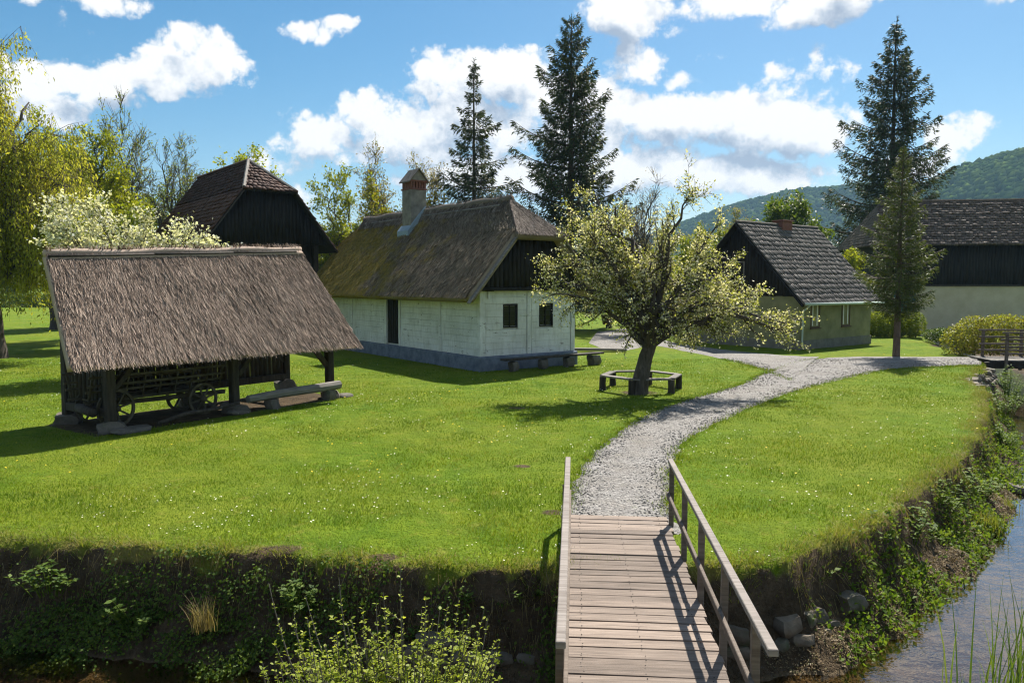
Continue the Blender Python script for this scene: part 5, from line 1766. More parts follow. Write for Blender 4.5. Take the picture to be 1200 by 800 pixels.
# behind the white house
for (u, Y, h, w, sd, lab, mats, bare, nl) in (
        (408, 53, 11.8, 3.8, 51, 'light green young tree left of the white house chimney', [(M['spring'], 0.6, 0.17, 0.6), (M['lime'], 0.4, 0.17, 0.6)], 0.08, 13),
        (376, 55, 9.6, 3.0, 52, 'lower pale green tree between the black barn and the white house', [(M['spring'], 1.0, 0.17, 0.6)], 0.08, 13),
        (446, 57, 13.6, 1.9, 53, 'sparse tree with reddish buds left of the chimney top', [(M['pale_leaf'], 0.8, 0.16, 0.6), (M['spring'], 0.3, 0.13, 0.6)], 0.22, 6),
        (497, 58, 14.4, 2.0, 54, 'sparse budding tree between the chimney and the slimmer spruce', [(M['pale_leaf'], 0.9, 0.16, 0.6), (M['spring'], 0.2, 0.13, 0.6)], 0.22, 6),
        (522, 54, 10.2, 2.8, 55, 'yellowish tree low behind the chimney and thatched ridge', [(M['yellow_leaf'], 1.0, 0.18, 0.6)], 0.1, 14),
        (455, 55, 10.8, 3.8, 56, 'yellow-green tree just behind the thatched ridge left of the chimney', [(M['lime'], 0.6, 0.18, 0.6), (M['yellow_leaf'], 0.4, 0.18, 0.6)], 0.1, 14),
        (612, 60, 8.6, 2.6, 57, 'bright green tree in the gap between the two dark spruces', [(M['spring'], 1.0, 0.18, 0.6)], 0.1, 12),
        (752, 52, 12.0, 2.6, 58, 'bare grey-twigged tree rising behind the apple tree', [(M['pale_leaf'], 1.0, 0.10, 0.5)], 0.25, 4),
        (715, 58, 8.2, 3.0, 59, 'light green tree hidden low behind the apple tree crown', [(M['spring'], 1.0, 0.18, 0.6)], 0.1, 12),
        (822, 62, 8.8, 2.9, 60, 'yellow-green tree between the apple tree and the grey house', [(M['lime'], 0.7, 0.18, 0.6), (M['spring'], 0.3, 0.18, 0.6)], 0.05, 13),
        (775, 66, 8.0, 3.0, 61, 'green tree far behind the apple tree branches', [(M['spring'], 1.0, 0.18, 0.6)], 0.05, 12),
        (868, 92, 12.6, 3.2, 62, 'brownish half-bare tree behind the grey house gable', [(M['pale_leaf'], 0.7, 0.2, 0.6), (M['spring'], 0.3, 0.2, 0.6)], 0.15, 7),
        (1004, 57, 6.2, 1.8, 63, 'yellow-green bush between the grey house and the long barn', [(M['lime'], 1.0, 0.18, 0.6)], 0.0, 9)):
    b = A(u, 332, Y); b.z = 0
    grow_tree('leafy_tree' if bare < 0.2 else 'sparse_tree', lab, b, h * 0.3, 0.05 + h * 0.014, [(0, 0, h * 0.62, w, w * 0.85, h * 0.34), (w * 0.3, 0, h * 0.5, w * 0.8, w * 0.7, h * 0.26), (-w * 0.2, 0, h * 0.76, w * 0.6, w * 0.6, h * 0.22)], sd,
              M['bark_grey'], mats, n_limb=20, n_sub=8, n_twig=6, n_leaf=nl, sub_len=h * 0.10, twig_len=h * 0.05, spread=0.12, up=0.45, bare=bare, limb_r=0.36, twig_r=0.013, group='trees behind the houses')
b = A(925, 332, 63); b.z = 0
grow_tree('chestnut_tree', 'dense round chestnut tree with pale flower candles behind the shingled roof', b, 3.0, 0.35, [(0, 0, 7.9, 2.75, 2.6, 3.0), (0.9, 0, 7.3, 2.2, 2.1, 2.4), (-0.9, 0, 7.3, 2.2, 2.1, 2.4), (0, 0, 9.3, 1.9, 1.8, 1.5)], 71, M['bark'],
          [(M['chestnut'], 0.95, 0.26, 0.6), (M['blossom_pale'], 0.05, 0.26, 0.4)], n_limb=40, n_sub=9, n_twig=7, n_leaf=10, sub_len=0.9, twig_len=0.45, spread=0.16)

# dark spruces
pf = lambda f: (1 - f) ** 0.85 * (0.72 + 0.28 * math.sin(f * 40) ** 2) + 0.02
b = A(556, 332, 59); b.z = 0
grow_spruce('spruce_tree', 'slimmer dark spruce with drooping boughs behind the thatched roof', b, 19.8, 5.2, 2.5, 81, M['spruce'], 0.30,
            lambda f: (1 - f) ** 1.05 * (0.62 + 0.5 * math.sin(f * 38) ** 2) + 0.03, 27, 5, 0.30, 0.30, 0.34, 0.24, 66, extra=0.06, hangs=0.8)
b = A(668, 332, 56); b.z = 0
grow_spruce('spruce_tree', 'broad dark spruce with upswept side boughs above the apple tree', b, 21.9, 5.7, 2.0, 83, M['spruce'], 0.42,
            lambda f: (0.98 - 0.50 * min(f / 0.52, 1) - 0.44 * max(0, (f - 0.52) / 0.48) ** 1.4) * (0.8 + 0.3 * math.sin(f * 31) ** 2) + 0.02, 34, 6, 0.02, 0.40, 0.34, 0.24, 70, extra=0.08, hangs=0.7,
            asym=lambda f, a: 1.12 if math.cos(a) < -0.5 and 0.35 < f < 0.62 else 1.0)
b = A(1040, 332, 74); b.z = 0
grow_spruce('spruce_tree', 'tallest dark spruce with rounded top standing behind the long barn', b, 27.8, 6.6, 3.0, 87, M['spruce'], 0.45,
            lambda f: (1 - f ** 1.25) ** 0.85 * (0.62 + 0.5 * math.sin(f * 36) ** 2) + 0.10 * (1 - f), 32, 6, 0.20, 0.42, 0.40, 0.24, 58, extra=0.12, hangs=0.9)
b = G(1050, 418)
grow_spruce('spruce_tree', 'small young spruce with bare lower trunk at the path before the barn', b, 9.3, 1.75, 1.85, 89, M['young_spruce'], 0.15,
            lambda f: float(np.interp(f, [0, 0.10, 0.24, 0.5, 0.75, 1], [0.45, 0.9, 1.0, 0.70, 0.38, 0.04])) * (0.8 + 0.3 * math.sin(f * 50) ** 2), 38, 6, 0.25, 0.35, 0.17, 0.2, 85, hangs=0.4)


# ---------------------------------------------------------------- hedges and shrubs
def leafy_body(name, label, cat, base, blobs, n, leaf, mats, seed, rz=0.0, stems=True, group=None, core=None):
    """dense shrub: leaves through ellipsoid shells, with stems inside"""
    rng = np.random.default_rng(seed)
    t = thing(name, label, cat, tuple(base[:]), rz, group)
    B = np.array(blobs, float)
    area = (B[:, 3] * B[:, 4] + B[:, 4] * B[:, 5] + B[:, 3] * B[:, 5])
    for (m, sh, size) in mats:
        k = int(n * sh)
        w = rng.choice(len(B), k, p=area / area.sum())
        d = rand_unit(rng, k)
        r = rng.uniform(0.6, 1.04, k) ** 0.45
        P = B[w, :3] + d * r[:, None] * B[w, 3:6]
        P = P + (vnoise(P[:, 0] * 2.3 + P[:, 2], P[:, 1] * 2.3 - P[:, 2], seed) - 0.5)[:, None] * d * 0.35
        P = P[P[:, 2] > 0.02]
        k = len(P)
        D = unit(rand_unit(rng, k) + d[:k] * 0.3 + [0, 0, 0.2])
        V, F = leaf_cards(P, D, rand_unit(rng, k) + [0, 0, 0.7], size * rng.uniform(0.6, 1.3, k), 0.6, 0.1)
        obj_np('leaves', V, F, m, t)
    mb = MB()
    for i in range(len(B) * 5):
        w = B[i % len(B)]
        e = w[:3] + rand_unit(rng, 1)[0] * w[3:6] * 0.7
        s = np.array([w[0] + rng.normal(0, w[3] * 0.2), w[1] + rng.normal(0, w[4] * 0.2), -0.05])
        mb.tube(bez(s, (s + e) / 2 + rng.normal(0, 0.05, 3), e, 5), np.linspace(0.02, 0.006, 5), 5, cap=False)
    mb.build('stems', M['bark'], t, True)
    return t


h = [(x, 0.25 * math.sin(x), 0.80, 0.8, 0.95, 1.0) for x in np.arange(0.6, 8, 0.75)]
h[0] = (0.55, 0, 0.62, 0.65, 0.8, 0.74)
leafy_body('clipped_hedge', 'rounded clipped hedge with reddish end beside the small plank bridge', 'hedge', (20.2, 36.2, 0), h, 28000, 0.11, [(M['hedge'], 1.0, 0.10)], 91, -0.05)
h = [(x, 0, 0.70, 0.5, 0.6, 0.78) for x in np.arange(0.3, 3.6, 0.45)]
leafy_body('clipped_hedge', 'short square clipped hedge between the grey house and the young spruce', 'hedge', (21.4, 48.0, 0), h, 16000, 0.11, [(M['spring'], 1.0, 0.10)], 92, 0)
leafy_body('flowering_shrub', 'low dark shrub dotted with white flowers by the clipped hedge', 'shrub', G(1105, 401), [(0, 0, 0.35, 0.95, 0.6, 0.42), (0.5, 0, 0.3, 0.6, 0.5, 0.38)], 3200, 0.1, [(M['ivy'], 0.85, 0.11), (M['daisy'], 0.15, 0.09)], 93)
h = [(x, 0, 0.9, 1.6, 1.0, 1.0) for x in np.arange(-28, 10, 1.8)]
leafy_body('field_hedge', 'low dark hedge along the far end of the lawn behind the willow', 'hedge', (-66, 108, 0), h, 12000, 0.3, [(M['hedge_dark'], 1.0, 0.32)], 94)
for (u, Y, sd, lab) in ((18, 118, 95, 'leftmost of two small far trees beyond the field hedge'), (29, 121, 96, 'second of two small far trees beyond the field hedge, nearer the shed')):
    b = A(u, 332, Y); b.z = 0
    grow_tree('field_tree', lab, b, 2.0, 0.12, [(0, 0, 4.2, 1.8, 1.6, 1.7)], sd, M['bark'], [(M['spring'], 1.0, 0.3, 0.6)], n_limb=10, n_sub=6, n_twig=5, n_leaf=7, sub_len=0.8, twig_len=0.4, spread=0.2, twigs=False)


def far_wood(Y, x0, x1, n, seed, hmin, hmax):
    rng = np.random.default_rng(seed)
    Ps, Ds, Ss = [], [], []
    for i in range(n):
        x = x0 + (x1 - x0) * (i + rng.random()) / n
        h = rng.uniform(hmin, hmax); r = h * rng.uniform(0.28, 0.42)
        k = 420
        d = rand_unit(rng, k)
        P = np.array([x, Y + rng.uniform(-8, 8), h * 0.55]) + d * (rng.uniform(0.5, 1.05, (k, 1)) ** 0.5) * np.array([r, r, h * 0.46])
        Ps.append(P); Ds.append(unit(rand_unit(rng, k) + d * 0.4)); Ss.append(np.full(k, 0.95) * rng.uniform(0.6, 1.3, k))
    P, D, S = np.concatenate(Ps), np.concatenate(Ds), np.concatenate(Ss)
    return leaf_cards(P, D, rand_unit(rng, len(P)), S, 0.7, 0.1)


V, F = far_wood(190, -190, 190, 80, 97, 7, 12)
tag(obj_np('far_woodland', V, F, M['wood_far'], kind='stuff'), 'distant band of spring green trees beyond the meadow', 'woodland')


# ---------------------------------------------------------------- wooded hills
def hill(name, label, ridge, Y, depth, seed, wood_label, n, px):
    """terrain below a ridge line (X, Z) at distance Y, sloping towards the viewer, with tree crowns standing on it"""
    rng = np.random.default_rng(seed)
    ridge = np.array(ridge, float)
    xr = [(u - 600) / FPX * Y for u in px]
    xs = np.linspace(ridge[0, 0], ridge[-1, 0], 90)
    zs = np.interp(xs, ridge[:, 0], ridge[:, 1])
    zs = np.convolve(np.pad(zs, 3, mode='edge'), np.ones(7) / 7, 'valid')
    ts = np.linspace(0, 1.5, 26)
    def surf(x, t):
        zr = np.interp(x, xs, zs)
        prof = np.where(t <= 1, np.sin(np.clip(t, 0, 1) * math.pi / 2) ** 0.9, 1 - (t - 1) * 0.9)
        bumpy = (fbm(x / 130.0, t * 2.6, seed, 3) - 0.5) * 0.22 * np.clip(1 - np.abs(t - 0.55) / 0.5, 0, 1)
        return Y - depth * (1 - t) + 40 * np.sin(x / 170.0) * (1 - np.abs(1 - t)), zr * np.clip(prof + bumpy, 0, 1.2) - 1.0 * (t < 0.02) * 4
    X, T = np.meshgrid(xs, ts)
    yy, zz = surf(X.ravel(), T.ravel())
    nx_, ny_ = len(xs), len(ts)
    i = (np.arange(ny_ - 1)[:, None] * nx_ + np.arange(nx_ - 1)[None]).ravel()
    tag(obj_np(name, np.column_stack([X.ravel(), yy, zz]), np.stack([i, i + 1, i + nx_ + 1, i + nx_], 1), M['hill'], smooth=True, kind='structure'), label)
    g = (1 + 5 ** 0.5) / 2
    IV = unit(np.array([(-1, g, 0), (1, g, 0), (-1, -g, 0), (1, -g, 0), (0, -1, g), (0, 1, g), (0, -1, -g), (0, 1, -g), (g, 0, -1), (g, 0, 1), (-g, 0, -1), (-g, 0, 1)], float))
    IF = np.array([(0, 11, 5), (0, 5, 1), (0, 1, 7), (0, 7, 10), (0, 10, 11), (1, 5, 9), (5, 11, 4), (11, 10, 2), (10, 7, 6), (7, 1, 8), (3, 9, 4), (3, 4, 2), (3, 2, 6), (3, 6, 8), (3, 8, 9), (4, 9, 5), (2, 4, 11), (6, 2, 10), (8, 6, 7), (9, 8, 1)])
    x = rng.uniform(*xr, n); t = rng.uniform(0.25, 1.06, n)
    y, z = surf(x, t)
    s = rng.uniform(3.4, 6.4, n) * (0.7 + 0.6 * fbm(x / 60, y / 60, seed + 3, 2))
    V = IV[None] * (1 + rng.normal(0, 0.17, (n, 12, 1))) * s[:, None, None] * np.array([1, 1, 1.15])
    V = V + np.stack([x, y, z + s * 0.35], 1)[:, None]
    F = IF[None] + (np.arange(n) * 12)[:, None, None]
    tag(obj_np('hill_forest', V.reshape(-1, 3), F.reshape(-1, 3), M['hill_forest'], smooth=True, kind='stuff'), wood_label, 'forest')


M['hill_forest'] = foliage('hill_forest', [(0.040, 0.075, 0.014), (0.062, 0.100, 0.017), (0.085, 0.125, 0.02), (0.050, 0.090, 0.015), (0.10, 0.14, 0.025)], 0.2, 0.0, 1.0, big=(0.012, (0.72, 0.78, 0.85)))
at = lambda pts, Y: [((u - 600) / FPX * Y, max(CAM_Z + (332 - v) / FPX * Y, 0)) for u, v in pts]
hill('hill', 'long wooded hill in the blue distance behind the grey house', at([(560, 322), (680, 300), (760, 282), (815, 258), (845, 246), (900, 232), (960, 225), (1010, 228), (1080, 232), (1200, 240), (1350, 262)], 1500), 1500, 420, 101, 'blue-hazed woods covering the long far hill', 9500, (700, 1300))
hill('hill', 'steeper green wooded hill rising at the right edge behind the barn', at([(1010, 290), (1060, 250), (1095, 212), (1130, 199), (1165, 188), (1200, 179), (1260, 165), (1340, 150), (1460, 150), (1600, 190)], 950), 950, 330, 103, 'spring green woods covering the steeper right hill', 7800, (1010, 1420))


# ---------------------------------------------------------------- grass, flowers, bank plants, gravel stones
HOUSES = [[(-1.19, 29.2), (2.53, 31.9), (-6.3, 44.0), (-10.0, 41.3)]]


def lawn_grass():
    rng = np.random.default_rng(201)
    n = 390000
    f = rng.random(n)
    y = 8.5 * (34.0 / 8.5) ** (f ** 0.95)      # thinner with distance
    x = rng.uniform(-1, 1, n) * (0.72 * y + 1.6)
    P = np.column_stack([x, y])
    dl, dn = edges(P)
    op = on_path(P)
    keep = (dl < 0.10) & (~op | ((fbm(P[:, 0] * 1.7, P[:, 1] * 1.7, 88, 3) > 0.60) & (rng.random(n) < 0.30))) & (rng.random(n) > bare_patch(P) * 1.1)
    keep &= rng.random(n) > np.clip(1 + dl / 0.5, 0, 1) * 0.25
    for h in HOUSES: keep &= ~inside(P, h)
    P, y, dl = P[keep], y[keep], dl[keep]
    n = len(P)
    z = ground_z(P)
    clump = fbm(P[:, 0] * 0.9, P[:, 1] * 0.9, 31, 3)
    L = (0.020 + 0.036 * np.clip((clump - 0.35) * 2.2, 0, 1)) * rng.uniform(0.6, 1.5, n) * (0.9 + y / 60)
    D = unit(np.column_stack([rng.normal(0, 0.5, (n, 2)), np.ones(n)]))
    V, F = blades(np.column_stack([P, z - 0.004]), D, 0.0075 * (0.7 + y / 16.0), L, 0, rng)
    tag(obj_np('lawn_grass', V, F, M['grass'], kind='stuff'), 'short mown spring grass covering the lawn', 'grass')
    # longer rank grass along the edge of the bank, the path and around posts
    m = 46000
    s = rng.random(m)
    pts = np.array(lawn_edge[2:22]); seg = np.linalg.norm(np.diff(pts, axis=0), axis=1); cum = np.concatenate([[0], np.cumsum(seg)])
    s = s * cum[-1]
    q = np.column_stack([np.interp(s, cum, pts[:, 0]), np.interp(s, cum, pts[:, 1])]) + rng.normal(0, 0.22, (m, 2))
    dl, dn = edges(q)
    ok = (dl < 0.10) & (dl > -0.6) & ~((q[:, 0] > 0.75) & (q[:, 0] < 2.15) & (q[:, 1] < 10.8))
    q, dl = q[ok], dl[ok]
    m = len(q)
    z = ground_z(q)
    ang = np.arctan2(q[:, 1] - 18, q[:, 0] - 0)
    D = unit(np.column_stack([rng.normal(0, 0.5, m) + np.cos(ang) * 0.25, rng.normal(0, 0.5, m) + np.sin(ang) * 0.25, rng.uniform(0.4, 1.0, m)]))
    tuft = np.clip((fbm(q[:, 0] * 2.2, q[:, 1] * 2.2, 77, 2) - 0.38) * 3, 0.15, 1)
    V, F = blades(np.column_stack([q, z - 0.01]), D, 0.010, rng.uniform(0.05, 0.20, m) * tuft, 0, rng)
    tag(obj_np('edge_grass', V, F, M['rank'], kind='stuff'), 'longer ragged grass hanging over the edge of the bank', 'grass')
    # dry straw-coloured blades at the lip
    m2 = 9000
    i = rng.integers(0, m, m2)
    q2 = q[i] + rng.normal(0, 0.12, (m2, 2))
    z2 = ground_z(q2)
    D = unit(np.column_stack([rng.normal(0, 0.8, (m2, 2)), rng.uniform(-0.2, 0.7, m2)]))
    V, F = blades(np.column_stack([q2, z2 + 0.005]), D, 0.009, rng.uniform(0.04, 0.12, m2), 0, rng)
    tag(obj_np('dry_grass', V, F, M['dry_grass'], kind='stuff'), 'dry straw-coloured grass along the lip of the bank', 'grass')
    # tufts creeping over the path edges
    m = 26000
    Q = []
    for p in path_polys[:2]:
        pp = np.array(p); j = rng.integers(0, len(pp), m // 2)
        k = (j + 1) % len(pp)
        Q.append(pp[j] + (pp[k] - pp[j]) * rng.random((m // 2, 1)) + rng.normal(0, 0.09, (m // 2, 2)) + (fbm(pp[j][:, 0] * 3, pp[j][:, 1] * 3, 55, 2) - 0.5)[:, None] * 0.4)
    q = np.concatenate(Q)
    q = q[(q[:, 1] > 10.9) & (q[:, 1] < 34)]
    m = len(q); z = ground_z(q)
    D = unit(np.column_stack([rng.normal(0, 0.6, (m, 2)), np.ones(m)]))
    V, F = blades(np.column_stack([q, z + 0.005]), D, 0.012 * (0.5 + q[:, 1] / 24), rng.uniform(0.03, 0.10, m), 0, rng)
    tag(obj_np('path_edge_grass', V, F, M['grass'], kind='stuff'), 'grass creeping over the edges of the gravel path', 'grass')


lawn_grass()


def flowers(name, mat, n, size, hgt, label, seed, cl):
    rng = np.random.default_rng(seed)
    y = 8.8 * (36 / 8.8) ** rng.random(n); x = rng.uniform(-1, 1, n) * (0.7 * y + 1)
    P = np.column_stack([x, y])
    dl, dn = edges(P)
    c = fbm(x * 0.35, y * 0.35, seed, 3)
    keep = (dl < -0.1) & ~((x > 0.6) & (x < 2.4) & (y < 10.9)) & ~on_path(P) & (bare_patch(P) < 0.3) & (rng.random(n) < np.clip((c - cl) * 9, 0.02, 1))
    for h in HOUSES: keep &= ~inside(P, h)
    P = P[keep]; n = len(P)
    z = ground_z(P) + hgt * rng.uniform(0.6, 1.2, n)
    s = size * rng.uniform(0.7, 1.25, n) * (0.8 + P[:, 1] / 45)
    k = 6
    a = np.arange(k) / k * 2 * math.pi
    tilt = rng.normal(0, 0.25, (n, 2))
    ring = np.stack([np.cos(a), np.sin(a)], 1)[None] * s[:, None, None]
    V = np.empty((n, k, 3))
    V[:, :, :2] = P[:, None] + ring
    V[:, :, 2] = z[:, None] + (ring * tilt[:, None]).sum(2)
    tag(obj_np(name, V.reshape(-1, 3), np.arange(n * k).reshape(n, k), mat, kind='stuff'), label, 'flowers')


flowers('daisies', M['daisy'], 4500, 0.011, 0.06, 'white daisies sprinkled over the lawn', 211, 0.50)
flowers('dandelions', M['dandelion'], 1300, 0.015, 0.07, 'yellow dandelions dotted in the lawn', 212, 0.48)


def path_gravel():
    rng = np.random.default_rng(221)
    n = 60000
    y = 10.7 * (34 / 10.7) ** (rng.random(n) ** 1.1); x = rng.uniform(0.3, 20, n)
    P = np.column_stack([x, y])
    P = P[on_path(P)]
    n = len(P)
    s = rng.uniform(0.008, 0.022, n) * (0.8 + P[:, 1] / 40)
    O = np.array([(1, 0, 0), (0, 1, 0), (-1, 0, 0), (0, -1, 0), (0, 0, 0.75), (0, 0, -0.6)], float)
    FF = np.array([(0, 1, 4), (1, 2, 4), (2, 3, 4), (3, 0, 4), (1, 0, 5), (2, 1, 5), (3, 2, 5), (0, 3, 5)])
    rot = rng.uniform(0, 6.28, n)
    c, q = np.cos(rot), np.sin(rot)
    V = O[None] * s[:, None, None] * rng.uniform(0.6, 1.3, (n, 6, 1))
    V = np.stack([V[:, :, 0] * c[:, None] - V[:, :, 1] * q[:, None], V[:, :, 0] * q[:, None] + V[:, :, 1] * c[:, None], V[:, :, 2]], 2)
    V += np.column_stack([P, ground_z(P) + 0.036])[:, None]
    tag(obj_np('path_gravel', V.reshape(-1, 3), (FF[None] + (np.arange(n) * 6)[:, None, None]).reshape(-1, 3), M['pebble'], kind='stuff'), 'loose pale gravel stones on the path', 'gravel')


path_gravel()


def bank_cover():
    """leaves, roots and litter on the steep sides of the stream"""
    rng = np.random.default_rng(231)
    def along(n, a, b, off0, off1):
        pts = np.array(lawn_edge); seg = np.linalg.norm(np.diff(pts, axis=0), axis=1); cum = np.concatenate([[0], np.cumsum(seg)])
        nr = np.diff(pts, axis=0) / seg[:, None]; nr = np.column_stack([nr[:, 1], -nr[:, 0]])
        s = rng.uniform(cum[a], cum[b], n)
        i = np.clip(np.searchsorted(cum, s) - 1, 0, len(seg) - 1)
        q = np.column_stack([np.interp(s, cum, pts[:, 0]), np.interp(s, cum, pts[:, 1])])
        return q + nr[i] * rng.uniform(off0, off1, n)[:, None], nr[i]
    # creeping leaves on the left, shaded bank
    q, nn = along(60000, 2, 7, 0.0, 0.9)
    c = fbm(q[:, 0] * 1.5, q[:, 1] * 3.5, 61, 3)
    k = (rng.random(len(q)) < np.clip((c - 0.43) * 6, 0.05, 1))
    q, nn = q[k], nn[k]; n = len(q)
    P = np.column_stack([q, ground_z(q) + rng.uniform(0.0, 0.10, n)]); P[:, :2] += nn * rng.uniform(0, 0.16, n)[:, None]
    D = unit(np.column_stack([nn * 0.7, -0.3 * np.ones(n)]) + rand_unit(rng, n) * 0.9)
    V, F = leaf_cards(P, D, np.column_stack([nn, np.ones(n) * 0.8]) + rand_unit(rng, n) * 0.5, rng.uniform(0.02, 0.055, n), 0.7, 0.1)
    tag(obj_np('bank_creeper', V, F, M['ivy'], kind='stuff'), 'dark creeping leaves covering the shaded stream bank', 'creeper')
    # dry hanging roots and stalks
    q, nn = along(2200, 2, 7, -0.02, 0.25)
    n = len(q)
    P = np.column_stack([q + nn * 0.06, ground_z(q) + 0.02])
    D = unit(np.column_stack([nn * 0.35, -np.ones(n)]) + rng.normal(0, 0.25, (n, 3)))
    V, F = blades(P, D, 0.008, rng.uniform(0.1, 0.38, n), 0, rng)
    tag(obj_np('hanging_roots', V, F, M['dry_grass'], kind='stuff'), 'dry roots and stalks hanging from the bank edge', 'roots')
    # right bank: leaves and litter on the sunny foot strip
    q, nn = along(20000, 10, 20, 0.05, 0.85)
    c = fbm(q[:, 0] * 1.1, q[:, 1] * 1.1, 63, 3)
    far = np.clip((q[:, 0] - 4.0) / 3.0, 0, 1)
    k = rng.random(len(q)) < np.clip((c - 0.50 + 0.18 * far) * 7, 0.03, 1)
    q, nn = q[k], nn[k]; n = len(q)
    P = np.column_stack([q, ground_z(q) + rng.uniform(0, 0.16, n)])
    P = P[P[:, 2] > WATER_Z + 0.02]; n = len(P)
    D = unit(rand_unit(rng, n) + [0, 0, 0.5])
    V, F = leaf_cards(P, D, rand_unit(rng, n) + [0, 0, 1.2], rng.uniform(0.03, 0.09, n), 0.6, 0.1)
    tag(obj_np('bank_weeds', V, F, M['nettle'], kind='stuff'), 'fresh green weeds along the sunny foot of the bank', 'weeds')
    q, nn = along(24000, 9, 15, 0.35, 1.1)
    n = len(q)
    P = np.column_stack([q, ground_z(q) + rng.uniform(0.0, 0.03, n)])
    P = P[(P[:, 2] > WATER_Z + 0.005) & ~((P[:, 0] < 2.3))]; n = len(P)
    D = unit(rand_unit(rng, n) * [1, 1, 0.35])
    V, F = leaf_cards(P, D, rand_unit(rng, n) * 0.6 + [0, 0, 1.0], rng.uniform(0.012, 0.045, n), 0.4, 0.1)
    tag(obj_np('dead_leaves', V, F, M['debris'], kind='stuff'), 'brown dead leaves and twigs on the strip above the water', 'litter')
    q, nn = along(1500, 10, 19, 0.0, 0.25)
    n = len(q)
    P = np.column_stack([q + nn * 0.03, ground_z(q) + 0.02])
    D = unit(np.column_stack([nn * 0.45, -np.ones(n)]) + rng.normal(0, 0.3, (n, 3)))
    V, F = blades(P, D, 0.011, rng.uniform(0.1, 0.4, n), 0, rng)
    tag(obj_np('hanging_grass', V, F, M['dry_grass'], kind='stuff'), 'dead grass hanging down the right-hand bank face', 'grass')


bank_cover()


def weed_plant(name, label, cat, base, r, hgt, n_stem, leaf, mat, seed, group=None):
    """bunch of leafy stems from one root"""
    rng = np.random.default_rng(seed)
    t = thing(name, label, cat, tuple(base[:]), 0, group)
    mb = MB()
    Ps, Ds = [], []
    for i in range(n_stem):
        a = rng.uniform(0, 6.28); rr = r * math.sqrt(rng.random())
        e = np.array([math.cos(a) * rr, math.sin(a) * rr, hgt * rng.uniform(0.55, 1.1) * (1 - 0.35 * rr / r)])
        s = np.array([math.cos(a) * rr * 0.45, math.sin(a) * rr * 0.45, -0.05])
        p = bez(s, (s + e) / 2 + [0, 0, hgt * 0.15], e, 6)
        mb.tube(p, np.linspace(0.007, 0.003, 6), 4, cap=False)
        k = rng.integers(9, 16)
        q = np.sort(rng.uniform(0.25, 1.0, k))
        P = np.column_stack([np.interp(q, np.linspace(0, 1, 6), p[:, j]) for j in range(3)])
        az = np.arange(k) * 2.4 + rng.uniform(0, 6)
        Ps.append(P); Ds.append(np.column_stack([np.cos(az), np.sin(az), rng.uniform(-0.2, 0.5, k)]))
    P, D = np.concatenate(Ps), unit(np.concatenate(Ds))
    n = len(P)
    V, F = leaf_cards(P, D, np.tile([0, 0, 1.0], (n, 1)) + rand_unit(rng, n) * 0.4, leaf * rng.uniform(0.6, 1.25, n), 0.62, 0.10)
    obj_np('leaves', V, F, mat, t)
    mb.build('stems', M['nettle'], t, True)
    return t


spots = [(972, 700, -0.85, 0.35, 0.42, 'nettle clump on the litter strip nearest the footbridge'), (1003, 668, -0.75, 0.45, 0.62, 'tall leafy weed clump against the stone wall'), (1030, 650, -0.8, 0.45, 0.62, 'bushy weed clump next along the stone wall'),
         (1062, 632, -0.6, 0.5, 0.7, 'broad-leaved shrub spilling down the middle of the right bank'), (1096, 600, -0.6, 0.55, 0.75, 'pale-leaved shrub at the bend of the right bank'),
         (1118, 575, -0.6, 0.5, 0.6, 'leafy shrub beyond the bend of the right bank'), (1150, 560, -0.95, 0.5, 0.4, 'low weeds at the foot of the far dark bank'),
         (1170, 520, -0.8, 0.55, 0.6, 'weeds on the bank below the lawn corner'), (1176, 486, -0.7, 0.6, 0.8, 'weeds beside the upper end of the stream'), (1180, 462, -0.4, 0.5, 1.0, 'yellow-lit sapling under the far bridge'),
         (1190, 470, -0.8, 0.7, 0.7, 'dark weeds below the far bridge railing'),
         (945, 688, -0.6, 0.35, 0.5, 'dark leafy weeds at the near end of the stone wall'), (1018, 640, -0.45, 0.4, 0.55, 'leafy weeds hanging below the lip of the right bank'), (1080, 640, -0.9, 0.4, 0.5, 'bright weeds low on the bank behind the tawny boulder'), (1140, 585, -0.85, 0.5, 0.55, 'thick weeds between the dark bank face and the upstream water'),
         (885, 722, -0.85, 0.3, 0.5, 'weeds in the gap beside the footbridge railing'), (620, 700, -0.4, 0.4, 0.42, 'glossy leaved weeds hanging at the bridge head'), (560, 705, -0.5, 0.45, 0.42, 'leafy weeds on the shaded bank right of centre'),
         (345, 715, -0.55, 0.3, 0.4, 'pale weeds catching light on the shaded bank'), (60, 690, -0.5, 0.5, 0.4, 'dark ferny weeds at the left end of the bank'), (170, 730, -0.85, 0.5, 0.45, 'dark weeds at the shaded foot of the left bank'), (470, 745, -0.85, 0.45, 0.4, 'dark weeds at the shaded foot of the bank behind the bush')]
for i, (u, v, z, r, h, lab) in enumerate(spots):
    weed_plant('bank_plant', lab, 'plant', G(u, v, z), r, h, 34 if i < 16 else 18, 0.085, M['nettle'] if i < 16 else M['ivy'], 300 + i, 'plants on the stream banks')


